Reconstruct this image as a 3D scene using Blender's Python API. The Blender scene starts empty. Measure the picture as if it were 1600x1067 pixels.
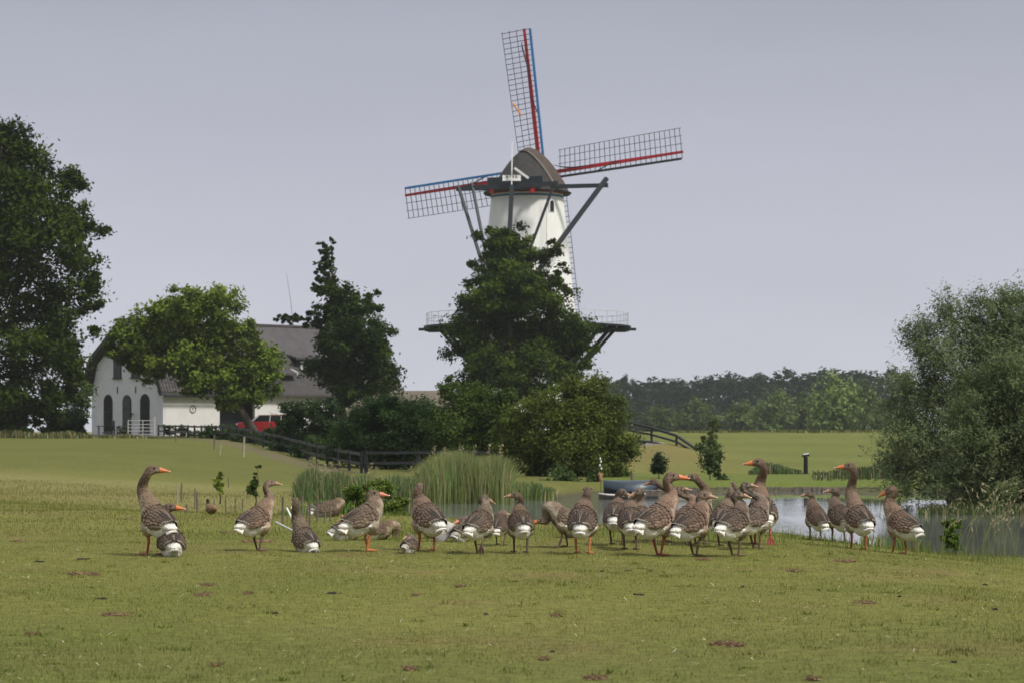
import bpy, bmesh, math, random
import numpy as np
from mathutils import Vector, Matrix, Euler
PI = math.pi
R = math.radians
random.seed(7)
rng = np.random.default_rng(7)
scene = bpy.context.scene
COL = scene.collection

# ------------------------------------------------------------------ camera, world, sun, exposure
FPX = 3778.0; HOR = 672.0; EYE = 1.1
cam = bpy.data.cameras.new('camera'); camo = bpy.data.objects.new('camera', cam); COL.objects.link(camo)
cam.lens = 85.0; cam.sensor_width = 36.0; cam.shift_y = (HOR - 533.5) / 1600.0
cam.clip_start = 0.1; cam.clip_end = 6000
camo.location = (0, 0, EYE); camo.rotation_euler = (R(90), 0, 0)
cam.dof.use_dof = True; cam.dof.focus_distance = 22.3; cam.dof.aperture_fstop = 7.1
scene.camera = camo
world = bpy.data.worlds.new('World'); scene.world = world; world.use_nodes = True
nt = world.node_tree; nt.nodes.clear()
wo = nt.nodes.new('ShaderNodeOutputWorld'); bg = nt.nodes.new('ShaderNodeBackground')
sky = nt.nodes.new('ShaderNodeTexSky'); sky.sky_type = 'NISHITA'; sky.sun_disc = False
SUN_EL, SUN_AZ = 50, 130           # azimuth clockwise from +Y
sky.sun_elevation = R(SUN_EL); sky.sun_rotation = R(SUN_AZ)
sky.air_density = 1.4; sky.dust_density = 4.0
sc_ = nt.nodes.new('ShaderNodeVectorMath'); sc_.operation = 'SCALE'; sc_.inputs['Scale'].default_value = 0.10
nt.links.new(sky.outputs[0], sc_.inputs[0])
tc = nt.nodes.new('ShaderNodeTexCoord'); sp = nt.nodes.new('ShaderNodeSeparateXYZ')
nt.links.new(tc.outputs['Generated'], sp.inputs[0])
rp = nt.nodes.new('ShaderNodeValToRGB')
e = rp.color_ramp.elements
e[0].position = 0.0; e[0].color = (0.625, 0.635, 0.72, 1)
e[1].position = 1.0; e[1].color = (0.80, 0.81, 0.86, 1)
for p_, c_ in ((0.05, (0.56, 0.572, 0.66, 1)), (0.11, (0.47, 0.48, 0.565, 1)), (0.175, (0.365, 0.370, 0.445, 1)), (0.24, (0.39, 0.40, 0.47, 1)), (0.45, (0.60, 0.61, 0.67, 1)), (0.7, (0.72, 0.73, 0.79, 1))):
    k = e.new(p_); k.color = c_
nt.links.new(sp.outputs['Z'], rp.inputs[0])
nz = nt.nodes.new('ShaderNodeTexNoise'); nz.inputs['Scale'].default_value = 2.2; nz.inputs['Detail'].default_value = 5; nz.inputs['Roughness'].default_value = .5
mp = nt.nodes.new('ShaderNodeMapping'); mp.inputs['Scale'].default_value = (1, 1, 4.0)
nt.links.new(tc.outputs['Generated'], mp.inputs[0]); nt.links.new(mp.outputs[0], nz.inputs['Vector'])
mr = nt.nodes.new('ShaderNodeMapRange'); mr.inputs[1].default_value = .3; mr.inputs[2].default_value = .7; mr.inputs[3].default_value = .92; mr.inputs[4].default_value = 1.08
nt.links.new(nz.outputs[0], mr.inputs[0])
cl = nt.nodes.new('ShaderNodeVectorMath'); cl.operation = 'SCALE'
nt.links.new(rp.outputs[0], cl.inputs[0]); nt.links.new(mr.outputs[0], cl.inputs['Scale'])
mx = nt.nodes.new('ShaderNodeMix'); mx.data_type = 'RGBA'; mx.inputs[0].default_value = 0.9
nt.links.new(sc_.outputs[0], mx.inputs[6]); nt.links.new(cl.outputs[0], mx.inputs[7])
nt.links.new(mx.outputs[2], bg.inputs[0]); bg.inputs[1].default_value = 1.0
nt.links.new(bg.outputs[0], wo.inputs[0])
sun = bpy.data.lights.new('sun', 'SUN'); suno = bpy.data.objects.new('sun', sun); COL.objects.link(suno)
sun.energy = 3.2; sun.angle = R(10); sun.color = (1, .95, .86)
sd = Vector((math.sin(R(SUN_AZ)) * math.cos(R(SUN_EL)), math.cos(R(SUN_AZ)) * math.cos(R(SUN_EL)), math.sin(R(SUN_EL))))
suno.rotation_euler = sd.to_track_quat('Z', 'Y').to_euler()
vs = scene.view_settings; vs.view_transform = 'Standard'; vs.look = 'None'; vs.exposure = 0.12; vs.gamma = 1; vs.use_curve_mapping = False
scene.render.engine = 'CYCLES'
cy = scene.cycles
cy.max_bounces = 6; cy.diffuse_bounces = 3; cy.glossy_bounces = 3; cy.transmission_bounces = 4; cy.transparent_max_bounces = 8; cy.volume_bounces = 1
cy.use_denoising = True; cy.caustics_reflective = False; cy.caustics_refractive = False
cy.use_adaptive_sampling = True; cy.adaptive_threshold = 0.015

# ------------------------------------------------------------------ pixel helpers and terrain
def W(px, py, d): return Vector(((px - 800) / FPX * d, d, EYE + (HOR - py) / FPX * d))
def sst(t): t = np.clip(t, 0, 1); return t * t * (3 - 2 * t)
POND = np.array([(-2.6, 49), (-1.4, 44), (0.6, 41.5), (4, 37.5), (9, 31.8), (15, 26.5), (27, 19), (60, 9), (60, 50), (22, 52), (14.5, 54.5), (10.8, 55.5), (10.2, 58), (11.5, 63),
                 (12.8, 70), (12.6, 74.5), (9.5, 76), (6.2, 75.2), (4.9, 76), (3.4, 75), (2.4, 73.5), (1.5, 69.5), (0.6, 66.8), (-1.6, 66), (-3.2, 64), (-3.6, 57)], float)
def pond_sd(x, y):
    x = np.asarray(x, float); y = np.asarray(y, float)
    d2 = np.full(x.shape, 1e18); ins = np.zeros(x.shape, bool)
    n = len(POND)
    for i in range(n):
        ax, ay = POND[i]; bx, by = POND[(i + 1) % n]
        ex, ey = bx - ax, by - ay
        t = np.clip(((x - ax) * ex + (y - ay) * ey) / (ex * ex + ey * ey), 0, 1)
        dx, dy = x - ax - t * ex, y - ay - t * ey
        d2 = np.minimum(d2, dx * dx + dy * dy)
        c = ((ay > y) != (by > y)) & (x < (bx - ax) * (y - ay) / (by - ay + 1e-12) + ax)
        ins ^= c
    d = np.sqrt(d2)
    return np.where(ins, -d, d)
WATER = -0.8
def land(x, y):
    L = sst((-x - 4) / 14.0)
    zl = L * 0.62 * sst((y - 60) / 62.0) + (1 - L) * (-0.5) * sst((y - 28) / 30.0)
    zb = 0.7 * sst((y - 118) / 45.0)
    zl = zl * (1 - sst((y - 110) / 50.0)) + np.maximum(zb, zl) * sst((y - 110) / 50.0)
    zr = -0.52 * sst((y - 30) / 30.0) + 1.49 * sst((y - 88) / 66.0) * 1.0
    wR = sst((x - 3.5) / 4.5) * sst((y - 40) / 20.0)
    z = zl * (1 - wR) + zr * wR
    # footbridge mound
    m = np.exp(-(((x - 6.0) / 3.6) ** 2) - (((y - 112) / 12.0) ** 2))
    z = z + 0.62 * m
    z = z - .17 * sst((x - 2.6) / 2.4) * (1 - sst((y - 30) / 8))
    far = sst((y - 230) / 200.0)
    z = z * (1 - far) + 0.0 * far
    # unevenness
    z = z + 0.025 * np.sin(x * 0.9 + 1.3 * np.sin(y * .31)) * np.sin(y * 0.55 + .7 * np.sin(x * .4)) + 0.010 * np.sin(x * 2.7 + y * 1.9) * np.sin(y * 2.3 - x)
    return z
def gz(x, y):
    x = np.asarray(x, float); y = np.asarray(y, float)
    z = land(x, y); sd_ = pond_sd(x, y)
    Wd = np.where(y < 46, 9.0, 9.0 + (2.2 - 9.0) * sst((y - 46) / 12.0))
    Wd = np.where(y > 60, 1.3, Wd)
    t = sst(sd_ / Wd)
    zz = (WATER + 0.03) + (z - WATER - 0.03) * t
    zz = np.where(sd_ < 0, WATER + 0.03 - np.minimum(-sd_ * .5, 0.9), zz)
    return zz
def gz1(x, y): return float(gz(np.array([x]), np.array([y]))[0])
def G(px, py, dmin=9.0, dmax=400.0):
    """point of the ground seen at that pixel of the photograph"""
    d = np.concatenate([np.arange(dmin, 60, .05), np.arange(max(60, dmin), dmax, .25)])
    d = d[d >= dmin]
    x = (px - 800) / FPX * d; zr_ = EYE + (HOR - py) / FPX * d
    g = gz(x, d); hit = np.nonzero(zr_ <= g)[0]
    i = hit[0] if len(hit) else int(np.argmin(np.abs(zr_ - g)))
    return Vector((x[i], d[i], g[i]))

# ------------------------------------------------------------------ object helpers
def put(o, parent=None):
    COL.objects.link(o)
    if parent is not None: o.parent = parent
    return o
def tag(o, label=None, cat=None, group=None, kind=None):
    if label: o['label'] = label
    if cat: o['category'] = cat
    if group: o['group'] = group
    if kind: o['kind'] = kind
    return o
def empty(name, loc=(0, 0, 0), rz=0, label=None, cat=None, group=None):
    o = bpy.data.objects.new(name, None); o.empty_display_size = .2
    o.location = loc; o.rotation_euler = (0, 0, rz); put(o); return tag(o, label, cat, group)
def copy_tree(o, parent=None):
    c = o.copy(); COL.objects.link(c); c.parent = parent
    for ch in [k for k in o.children]: copy_tree(ch, c)
    return c
class MB:
    def __init__(s): s.v = []; s.f = []; s.c = []
    def add(s, vs_, fs_, col=None):
        b = len(s.v); s.v += [tuple(q) for q in vs_]; s.f += [tuple(b + i for i in f) for f in fs_]
        if col is not None: s.c += [col] * len(vs_) if not isinstance(col, list) else col
    def box(s, c, sz, M=None):
        x, y, z = sz[0] / 2, sz[1] / 2, sz[2] / 2
        p = [Vector(q) for q in ((-x, -y, -z), (x, -y, -z), (x, y, -z), (-x, y, -z), (-x, -y, z), (x, -y, z), (x, y, z), (-x, y, z))]
        if M is not None: p = [M @ q for q in p]
        c = Vector(c); s.add([q + c for q in p], [(0, 3, 2, 1), (4, 5, 6, 7), (0, 1, 5, 4), (1, 2, 6, 5), (2, 3, 7, 6), (3, 0, 4, 7)])
    def beam(s, a, b, w, h, up=(0, 0, 1), w2=None, h2=None):
        a = Vector(a); b = Vector(b); d = (b - a).normalized(); u = Vector(up)
        if abs(d.dot(u)) > .98: u = Vector((0, 1, 0))
        r = d.cross(u).normalized(); u = r.cross(d)
        w2 = w2 or w; h2 = h2 or h
        p = []
        for q, ww, hh in ((a, w, h), (b, w2, h2)):
            p += [q - r * ww / 2 - u * hh / 2, q + r * ww / 2 - u * hh / 2, q + r * ww / 2 + u * hh / 2, q - r * ww / 2 + u * hh / 2]
        s.add(p, [(0, 1, 2, 3), (7, 6, 5, 4), (0, 4, 5, 1), (1, 5, 6, 2), (2, 6, 7, 3), (3, 7, 4, 0)])
    def tube(s, pts, rad, n=6, cap=True):
        pts = [Vector(p) for p in pts]
        if not hasattr(rad, '__len__'): rad = [rad] * len(pts)
        b = len(s.v); u = None
        for i, p in enumerate(pts):
            d = (pts[min(i + 1, len(pts) - 1)] - pts[max(i - 1, 0)]).normalized()
            if u is None:
                u = d.orthogonal().normalized()
            u = (u - d * u.dot(d)).normalized(); r = d.cross(u)
            for k in range(n):
                a = 2 * PI * k / n
                s.v.append(tuple(p + (u * math.cos(a) + r * math.sin(a)) * rad[i]))
        for i in range(len(pts) - 1):
            for k in range(n):
                k2 = (k + 1) % n
                s.f.append((b + i * n + k, b + i * n + k2, b + (i + 1) * n + k2, b + (i + 1) * n + k))
        if cap:
            s.f.append(tuple(b + k for k in reversed(range(n)))); s.f.append(tuple(b + (len(pts) - 1) * n + k for k in range(n)))
    def lathe(s, prof, n=32, c=(0, 0, 0), closed=False):
        b = len(s.v)
        for (r, z) in prof:
            for k in range(n):
                a = 2 * PI * k / n; s.v.append((c[0] + r * math.cos(a), c[1] + r * math.sin(a), c[2] + z))
        m = len(prof)
        for i in range(m if closed else m - 1):
            j = (i + 1) % m
            for k in range(n):
                k2 = (k + 1) % n
                s.f.append((b + i * n + k, b + i * n + k2, b + j * n + k2, b + j * n + k))
    def prism(s, poly, fn, d0, d1):
        """poly 2D outline, fn(u,v,depth)->point"""
        n = len(poly); p = [fn(u, v, d0) for u, v in poly] + [fn(u, v, d1) for u, v in poly]
        s.add(p, [tuple(range(n)), tuple(reversed(range(n, 2 * n)))] + [(i, i + n, (i + 1) % n + n, (i + 1) % n) for i in range(n)])
    def ell(s, c, r, M=None, nu=12, nv=8):
        vs_ = [Vector((0, 0, r[2]))]
        for j in range(1, nv):
            t = PI * j / nv
            for i in range(nu):
                a = 2 * PI * i / nu; vs_.append(Vector((r[0] * math.sin(t) * math.cos(a), r[1] * math.sin(t) * math.sin(a), r[2] * math.cos(t))))
        vs_.append(Vector((0, 0, -r[2])))
        if M is not None: vs_ = [M @ q for q in vs_]
        c = Vector(c); fs_ = []
        for i in range(nu): fs_.append((0, 1 + i, 1 + (i + 1) % nu))
        for j in range(nv - 2):
            for i in range(nu):
                a = 1 + j * nu + i; b_ = 1 + j * nu + (i + 1) % nu
                fs_.append((a, a + nu, b_ + nu, b_))
        l = len(vs_) - 1; o_ = 1 + (nv - 2) * nu
        for i in range(nu): fs_.append((l, o_ + (i + 1) % nu, o_ + i))
        s.add([q + c for q in vs_], fs_)
    def mesh(s, name, m, smooth=False, fix=True):
        me = bpy.data.meshes.new(name); me.from_pydata([tuple(q) for q in s.v], [], s.f)
        if s.c and len(s.c) == len(s.v):
            a = me.color_attributes.new('Col', 'FLOAT_COLOR', 'POINT')
            a.data.foreach_set('color', np.array([(c[0], c[1], c[2], 1) for c in s.c], dtype=np.float32).ravel())
        if fix:
            bm = bmesh.new(); bm.from_mesh(me); bmesh.ops.recalc_face_normals(bm, faces=bm.faces); bm.to_mesh(me); bm.free()
        if smooth: me.polygons.foreach_set('use_smooth', [True] * len(me.polygons))
        me.materials.append(m); me.update(); return me
    def build(s, name, m, parent=None, smooth=False, fix=True, bevel=0):
        o = bpy.data.objects.new(name, s.mesh(name, m, smooth, fix)); put(o, parent)
        if bevel:
            b = o.modifiers.new('bevel', 'BEVEL'); b.width = bevel; b.segments = 2; b.limit_method = 'ANGLE'
        return o
def fast_mesh(name, V, F, m, col=None, smooth=False):
    """V (n,3), F (m,k) numpy"""
    me = bpy.data.meshes.new(name); n = len(V); k = F.shape[1]; nf = len(F)
    me.vertices.add(n); me.vertices.foreach_set('co', np.asarray(V, np.float32).ravel())
    me.loops.add(nf * k); me.loops.foreach_set('vertex_index', np.asarray(F, np.int32).ravel())
    me.polygons.add(nf); me.polygons.foreach_set('loop_start', np.arange(0, nf * k, k, dtype=np.int32))
    try: me.polygons.foreach_set('loop_total', np.full(nf, k, dtype=np.int32))
    except Exception: pass
    if smooth: me.polygons.foreach_set('use_smooth', np.ones(nf, dtype=bool))
    if col is not None:
        a = me.color_attributes.new('Col', 'FLOAT_COLOR', 'POINT')
        c4 = np.ones((n, 4), np.float32); c4[:, :3] = col; a.data.foreach_set('color', c4.ravel())
    me.update(calc_edges=True); me.materials.append(m); return me

# ------------------------------------------------------------------ materials
def mat(name, col, rough=.6, var=.15, scale=8.0, bump=0.0, bscale=40.0, metal=0, spec=.4, attr=False, trans=0.0, coord='Object', stretch=None, col2=None):
    m = bpy.data.materials.new(name); m.use_nodes = True; n = m.node_tree.nodes; l = m.node_tree.links
    b = n['Principled BSDF']; b.inputs['Roughness'].default_value = rough; b.inputs['Metallic'].default_value = metal
    b.inputs['Specular IOR Level'].default_value = spec
    t = n.new('ShaderNodeTexCoord'); mpn = n.new('ShaderNodeMapping'); l.new(t.outputs[coord], mpn.inputs[0])
    if stretch: mpn.inputs['Scale'].default_value = stretch
    nz_ = n.new('ShaderNodeTexNoise'); nz_.inputs['Scale'].default_value = scale; nz_.inputs['Detail'].default_value = 6; nz_.inputs['Roughness'].default_value = .65
    l.new(mpn.outputs[0], nz_.inputs['Vector'])
    mr_ = n.new('ShaderNodeMapRange'); mr_.inputs[1].default_value = .3; mr_.inputs[2].default_value = .7
    l.new(nz_.outputs[0], mr_.inputs[0])
    if attr:
        at = n.new('ShaderNodeAttribute'); at.attribute_name = 'Col'; src = at.outputs['Color']
        mr_.inputs[3].default_value = 1 - var; mr_.inputs[4].default_value = 1 + var
        vm = n.new('ShaderNodeVectorMath'); vm.operation = 'SCALE'; l.new(src, vm.inputs[0]); l.new(mr_.outputs[0], vm.inputs['Scale']); outc = vm.outputs[0]
    else:
        c2 = col2 or tuple(max(0, c * (1 - 2 * var)) for c in col)
        mxn = n.new('ShaderNodeMix'); mxn.data_type = 'RGBA'; l.new(mr_.outputs[0], mxn.inputs[0])
        mxn.inputs[6].default_value = (*c2, 1); mxn.inputs[7].default_value = (*col, 1); outc = mxn.outputs[2]
    l.new(outc, b.inputs['Base Color'])
    if bump:
        bn = n.new('ShaderNodeTexNoise'); bn.inputs['Scale'].default_value = bscale; bn.inputs['Detail'].default_value = 4; l.new(mpn.outputs[0], bn.inputs['Vector'])
        bp = n.new('ShaderNodeBump'); bp.inputs['Strength'].default_value = bump; bp.inputs['Distance'].default_value = .02; l.new(bn.outputs[0], bp.inputs['Height']); l.new(bp.outputs[0], b.inputs['Normal'])
    if trans:
        tr = n.new('ShaderNodeBsdfTranslucent'); ms = n.new('ShaderNodeMixShader'); ms.inputs[0].default_value = trans
        l.new(outc, tr.inputs[0]); l.new(b.outputs[0], ms.inputs[1]); l.new(tr.outputs[0], ms.inputs[2]); l.new(ms.outputs[0], n['Material Output'].inputs[0])
    return m
M_ = {}
M_['leaf'] = mat('leaf', (1, 1, 1), .65, .12, 3, attr=True, trans=.3, spec=.08)
M_['needle'] = mat('dry_blade', (1, 1, 1), .7, .1, 3, attr=True, trans=.3, spec=.2)
M_['bark'] = mat('bark', (.10, .08, .065), .9, .3, 6, bump=.6, bscale=20, stretch=(3, 3, .6))
M_['white_wall'] = mat('white_wall', (.66, .65, .64), .8, .05, 1.2, bump=.15, bscale=12, col2=(.58, .57, .56))
M_['gable_wall'] = mat('gable_wall', (.62, .62, .65), .85, .06, 1.5, bump=.2, bscale=14, col2=(.52, .52, .55))  # white wall greyed: the gable's shade is mixed into the colour
M_['tower_wall'] = mat('tower_wall', (.82, .82, .80), .8, .04, .9, bump=.2, bscale=6, stretch=(1, 1, .18), col2=(.64, .64, .62))
M_['black'] = mat('black_paint', (.012, .014, .018), .5, .3, 6)
M_['slate'] = mat('slate_paint', (.019, .026, .034), .55, .25, 4)
M_['red'] = mat('red_paint', (.50, .008, .014), .5, .15, 3)
M_['blue'] = mat('blue_paint', (.02, .155, .40), .5, .15, 3)
M_['white'] = mat('white_paint', (.80, .80, .80), .5, .06, 4)
M_['lattice'] = mat('lattice_wood', (.016, .016, .022), .6, .2, 4)
M_['roof'] = mat('roof_tile', (.075, .068, .07), .8, .2, 2.5, bump=.3, bscale=10)
M_['roof_far'] = mat('roof_sheet', (.085, .076, .080), .85, .15, 1.2, bump=.2, bscale=5)
M_['tile'] = mat('glazed_tile', (.075, .062, .062), .6, .3, 3)
M_['cap'] = mat('cap_felt', (.080, .057, .044), .85, .2, 1.6, bump=.35, bscale=9, stretch=(1, 1, .4))
M_['cap_dark'] = mat('cap_felt_dark', (.036, .032, .031), .85, .25, 1.6, bump=.35, bscale=9)
M_['cap_edge'] = mat('cap_edging', (.20, .19, .17), .85, .2, 3)
M_['thatch'] = mat('thatch', (.20, .165, .13), .95, .3, 8, bump=.6, bscale=30)
M_['glass'] = mat('window_glass', (.02, .02, .023), .2, .2, 2, spec=.3)
M_['concrete'] = mat('concrete', (.42, .37, .34), .9, .2, 3, bump=.3)
M_['wood'] = mat('weathered_wood', (.22, .185, .15), .9, .35, 5, bump=.5, bscale=25, stretch=(3, 3, .5))
M_['wood_pale'] = mat('pale_wood', (.42, .38, .28), .9, .25, 5, bump=.4, stretch=(3, 3, .5))
M_['metal'] = mat('galvanised_metal', (.55, .56, .58), .45, .1, 5, metal=.3)
M_['car'] = mat('car_red', (.48, .012, .02), .25, .05, 2, spec=.6)
M_['rubber'] = mat('rubber', (.02, .02, .02), .8, .2, 10)
M_['tarp'] = mat('boat_tarp', (.035, .06, .085), .4, .25, 1.5, bump=.5, bscale=5, spec=.5)
M_['boat_white'] = mat('boat_hull', (.62, .60, .56), .5, .15, 3)
M_['orange'] = mat('orange_cloth', (.75, .28, .06), .8, .1, 4)
M_['clod'] = mat('dry_earth', (.25, .155, .085), .95, .3, 18, bump=.8, bscale=60)
M_['dung'] = mat('dark_dung', (.035, .03, .02), .8, .3, 18, bump=.8, bscale=60)
M_['feather'] = mat('feather', (1, 1, 1), .75, .14, 22, bump=.35, bscale=70, attr=True, spec=.2)
M_['plumage'] = mat('plumage', (1, 1, 1), .85, .16, 18, bump=.9, bscale=45, attr=True, spec=.15)
M_['bill'] = mat('bill_orange', (.64, .20, .065), .45, .15, 20)
M_['bill_pink'] = mat('bill_pink', (.62, .22, .15), .45, .15, 20)
M_['bill_young'] = mat('bill_young', (.45, .27, .17), .5, .2, 20)
M_['leg_red'] = mat('leg_red', (.42, .10, .07), .55, .2, 30, bump=.3, bscale=150)
M_['leg_orange'] = mat('leg_orange', (.58, .20, .07), .55, .2, 30, bump=.3, bscale=150)
M_['leg_young'] = mat('leg_young', (.17, .10, .07), .6, .25, 30, bump=.3, bscale=150)
M_['eye'] = mat('eye', (.012, .008, .006), .15, .1, 10, spec=.7)

# ground material
def ground_mat():
    m = bpy.data.materials.new('meadow'); m.use_nodes = True; n = m.node_tree.nodes; l = m.node_tree.links
    b = n['Principled BSDF']; b.inputs['Roughness'].default_value = .95; b.inputs['Specular IOR Level'].default_value = .1
    at = n.new('ShaderNodeAttribute'); at.attribute_name = 'Col'
    t = n.new('ShaderNodeTexCoord')
    def noise(s_, d_=5): 
        q = n.new('ShaderNodeTexNoise'); q.inputs['Scale'].default_value = s_; q.inputs['Detail'].default_value = d_; q.inputs['Roughness'].default_value = .7
        l.new(t.outputs['Object'], q.inputs['Vector']); return q
    a1 = noise(9); a2 = noise(.7, 6)
    m1 = n.new('ShaderNodeMapRange'); m1.inputs[1].default_value = .3; m1.inputs[2].default_value = .7; m1.inputs[3].default_value = .62; m1.inputs[4].default_value = 1.35; l.new(a1.outputs[0], m1.inputs[0])
    v = n.new('ShaderNodeVectorMath'); v.operation = 'SCALE'; l.new(at.outputs['Color'], v.inputs[0]); l.new(m1.outputs[0], v.inputs['Scale'])
    m2 = n.new('ShaderNodeMapRange'); m2.inputs[1].default_value = .35; m2.inputs[2].default_value = .75; m2.inputs[3].default_value = 0; m2.inputs[4].default_value = .5; l.new(a2.outputs[0], m2.inputs[0])
    mx_ = n.new('ShaderNodeMix'); mx_.data_type = 'RGBA'; l.new(m2.outputs[0], mx_.inputs[0]); l.new(v.outputs[0], mx_.inputs[6]); mx_.inputs[7].default_value = (.14, .135, .045, 1)
    l.new(mx_.outputs[2], b.inputs['Base Color'])
    bp = n.new('ShaderNodeBump'); bp.inputs['Strength'].default_value = .6; bp.inputs['Distance'].default_value = .04
    a3 = noise(30); l.new(a3.outputs[0], bp.inputs['Height']); l.new(bp.outputs[0], b.inputs['Normal'])
    return m
M_['ground'] = ground_mat()
def water_mat():
    m = bpy.data.materials.new('pond_water'); m.use_nodes = True; n = m.node_tree.nodes; l = m.node_tree.links
    b = n['Principled BSDF']; b.inputs['Base Color'].default_value = (.13, .14, .13, 1); b.inputs['Roughness'].default_value = .03; b.inputs['IOR'].default_value = 1.33
    t = n.new('ShaderNodeTexCoord'); mp_ = n.new('ShaderNodeMapping'); mp_.inputs['Scale'].default_value = (.5, 1.4, 1); l.new(t.outputs['Object'], mp_.inputs[0])
    q = n.new('ShaderNodeTexNoise'); q.inputs['Scale'].default_value = 3.0; q.inputs['Detail'].default_value = 3; l.new(mp_.outputs[0], q.inputs['Vector'])
    q2 = n.new('ShaderNodeTexNoise'); q2.inputs['Scale'].default_value = .12; q2.inputs['Detail'].default_value = 2; l.new(mp_.outputs[0], q2.inputs['Vector'])
    r_ = n.new('ShaderNodeMapRange'); r_.inputs[1].default_value = .45; r_.inputs[2].default_value = .6; r_.inputs[3].default_value = .008; r_.inputs[4].default_value = .045; l.new(q2.outputs[0], r_.inputs[0])
    sx_ = n.new('ShaderNodeSeparateXYZ'); l.new(t.outputs['Object'], sx_.inputs[0]); g2 = n.new('ShaderNodeMapRange'); g2.inputs[1].default_value = 3.0; g2.inputs[2].default_value = 6.0; g2.inputs[3].default_value = .45; g2.inputs[4].default_value = 0; l.new(sx_.outputs['X'], g2.inputs[0])
    ad = n.new('ShaderNodeMath'); ad.operation = 'ADD'; l.new(r_.outputs[0], ad.inputs[0]); l.new(g2.outputs[0], ad.inputs[1])
    bp = n.new('ShaderNodeBump'); bp.inputs['Distance'].default_value = .05; l.new(ad.outputs[0], bp.inputs['Strength']); l.new(q.outputs[0], bp.inputs['Height']); l.new(bp.outputs[0], b.inputs['Normal'])
    return m
M_['water'] = water_mat()
def vnoise(x, y, s, seed=0):
    """cheap smooth value noise, 0..1"""
    x = np.asarray(x, float) * s + seed * 17.3; y = np.asarray(y, float) * s + seed * 9.1
    xi = np.floor(x).astype(np.int64); yi = np.floor(y).astype(np.int64); fx = x - xi; fy = y - yi
    fx = fx * fx * (3 - 2 * fx); fy = fy * fy * (3 - 2 * fy)
    def h(a, b): 
        q = np.sin(a * 127.1 + b * 311.7 + seed * 7.7) * 43758.5453
        return q - np.floor(q)
    return (h(xi, yi) * (1 - fx) + h(xi + 1, yi) * fx) * (1 - fy) + (h(xi, yi + 1) * (1 - fx) + h(xi + 1, yi + 1) * fx) * fy
def fbm(x, y, s, seed=0): return .5 * vnoise(x, y, s, seed) + .3 * vnoise(x, y, s * 2.1, seed + 1) + .2 * vnoise(x, y, s * 4.7, seed + 2)
def grass_col(x, y):
    """albedo of the turf: varies with wear, species and mowing; darker green towards the camera"""
    a = fbm(x, y, .35, 3); b = fbm(x, y, 1.3, 5); c = fbm(x, y, .06, 9)
    green = np.array([.140, .158, .032]); olive = np.array([.188, .184, .050]); brown = np.array([.20, .14, .062]); lush = np.array([.085, .14, .022])
    t = (.15 + .7 * np.clip((a - .3) / .4, 0, 1))[:, None]; col = green * (1 - t) + olive * t
    t = (np.clip((b - .62) / .12, 0, 1) * np.clip((a - .4) / .2, 0, 1) * .7)[:, None]; col = col * (1 - t) + brown * t
    w = (.62 * (1 - sst((y - 10.0) / 5.5)))[:, None]; col = col * (1 - w) + np.array([.092, .112, .026]) * (.8 + .5 * a[:, None]) * w  # blends to a darker green over the nearest turf
    # hay-coloured rough strip and the mown, greener slope beyond it
    w = (sst((y - 46) / 6) * (1 - sst((y - 64) / 5)) * (x < 0))[:, None]; col = col * (1 - .55 * w) + np.array([.25, .225, .095]) * .55 * w
    w = (sst((y - 62) / 16) * (1 - sst((y - 190) / 30)))[:, None] * (x < 3)[:, None] * .8; col = col * (1 - w) + (np.array([.096, .106, .026]) * (.55 + .45 * c[:, None] + .45 * b[:, None])) * w
    w = ((x > 3) & (y > 74) & (y < 91)).astype(float)[:, None] * .8; col = col * (1 - w) + np.array([.105, .15, .028]) * w
    w = (sst((y - 91) / 4) * (x > 5))[:, None] * .75
    st = (.5 + .5 * np.sin(y * .55 + 1.4 * np.sin(x * .12) + x * .05))[:, None]
    col = col * (1 - w) + (np.array([.135, .165, .032]) * (.72 - .18 * st + .35 * b[:, None]) + .02 * c[:, None]) * w
    m = np.exp(-(((x - 6.0) / 3.2) ** 2) - (((y - 108) / 14.0) ** 2))[:, None] * .8; col = col * (1 - m) + np.array([.20, .155, .06]) * m
    return np.clip(col, .01, 1)
# ------------------------------------------------------------------ the setting
def axis(segs):
    out = []
    for a, b, s in segs: out += list(np.arange(a, b, s))
    out.append(segs[-1][1]); return np.array(out)
ys = axis([(-25, 6, 3), (6, 30, .22), (30, 80, .4), (80, 130, .8), (130, 260, 3), (260, 600, 20), (600, 2200, 100)])
xs = axis([(-1000, -150, 85), (-150, -40, 8), (-40, -14, 1.0), (-14, 16, .35), (16, 45, 1.0), (45, 150, 8), (150, 1000, 85)])
XX, YY = np.meshgrid(xs, ys); ZZ = gz(XX.ravel(), YY.ravel())
V = np.stack([XX.ravel(), YY.ravel(), ZZ], 1); nx, ny = len(xs), len(ys)
I = (np.arange(ny - 1)[:, None] * nx + np.arange(nx - 1)[None]).ravel()
F = np.stack([I, I + 1, I + nx + 1, I + nx], 1)
gc = grass_col(XX.ravel(), YY.ravel())
sdp = pond_sd(XX.ravel(), YY.ravel()); mud = np.clip(1 - sdp / .5, 0, 1)[:, None]; gc = gc * (1 - mud) + np.array([.06, .05, .035]) * mud
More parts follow.
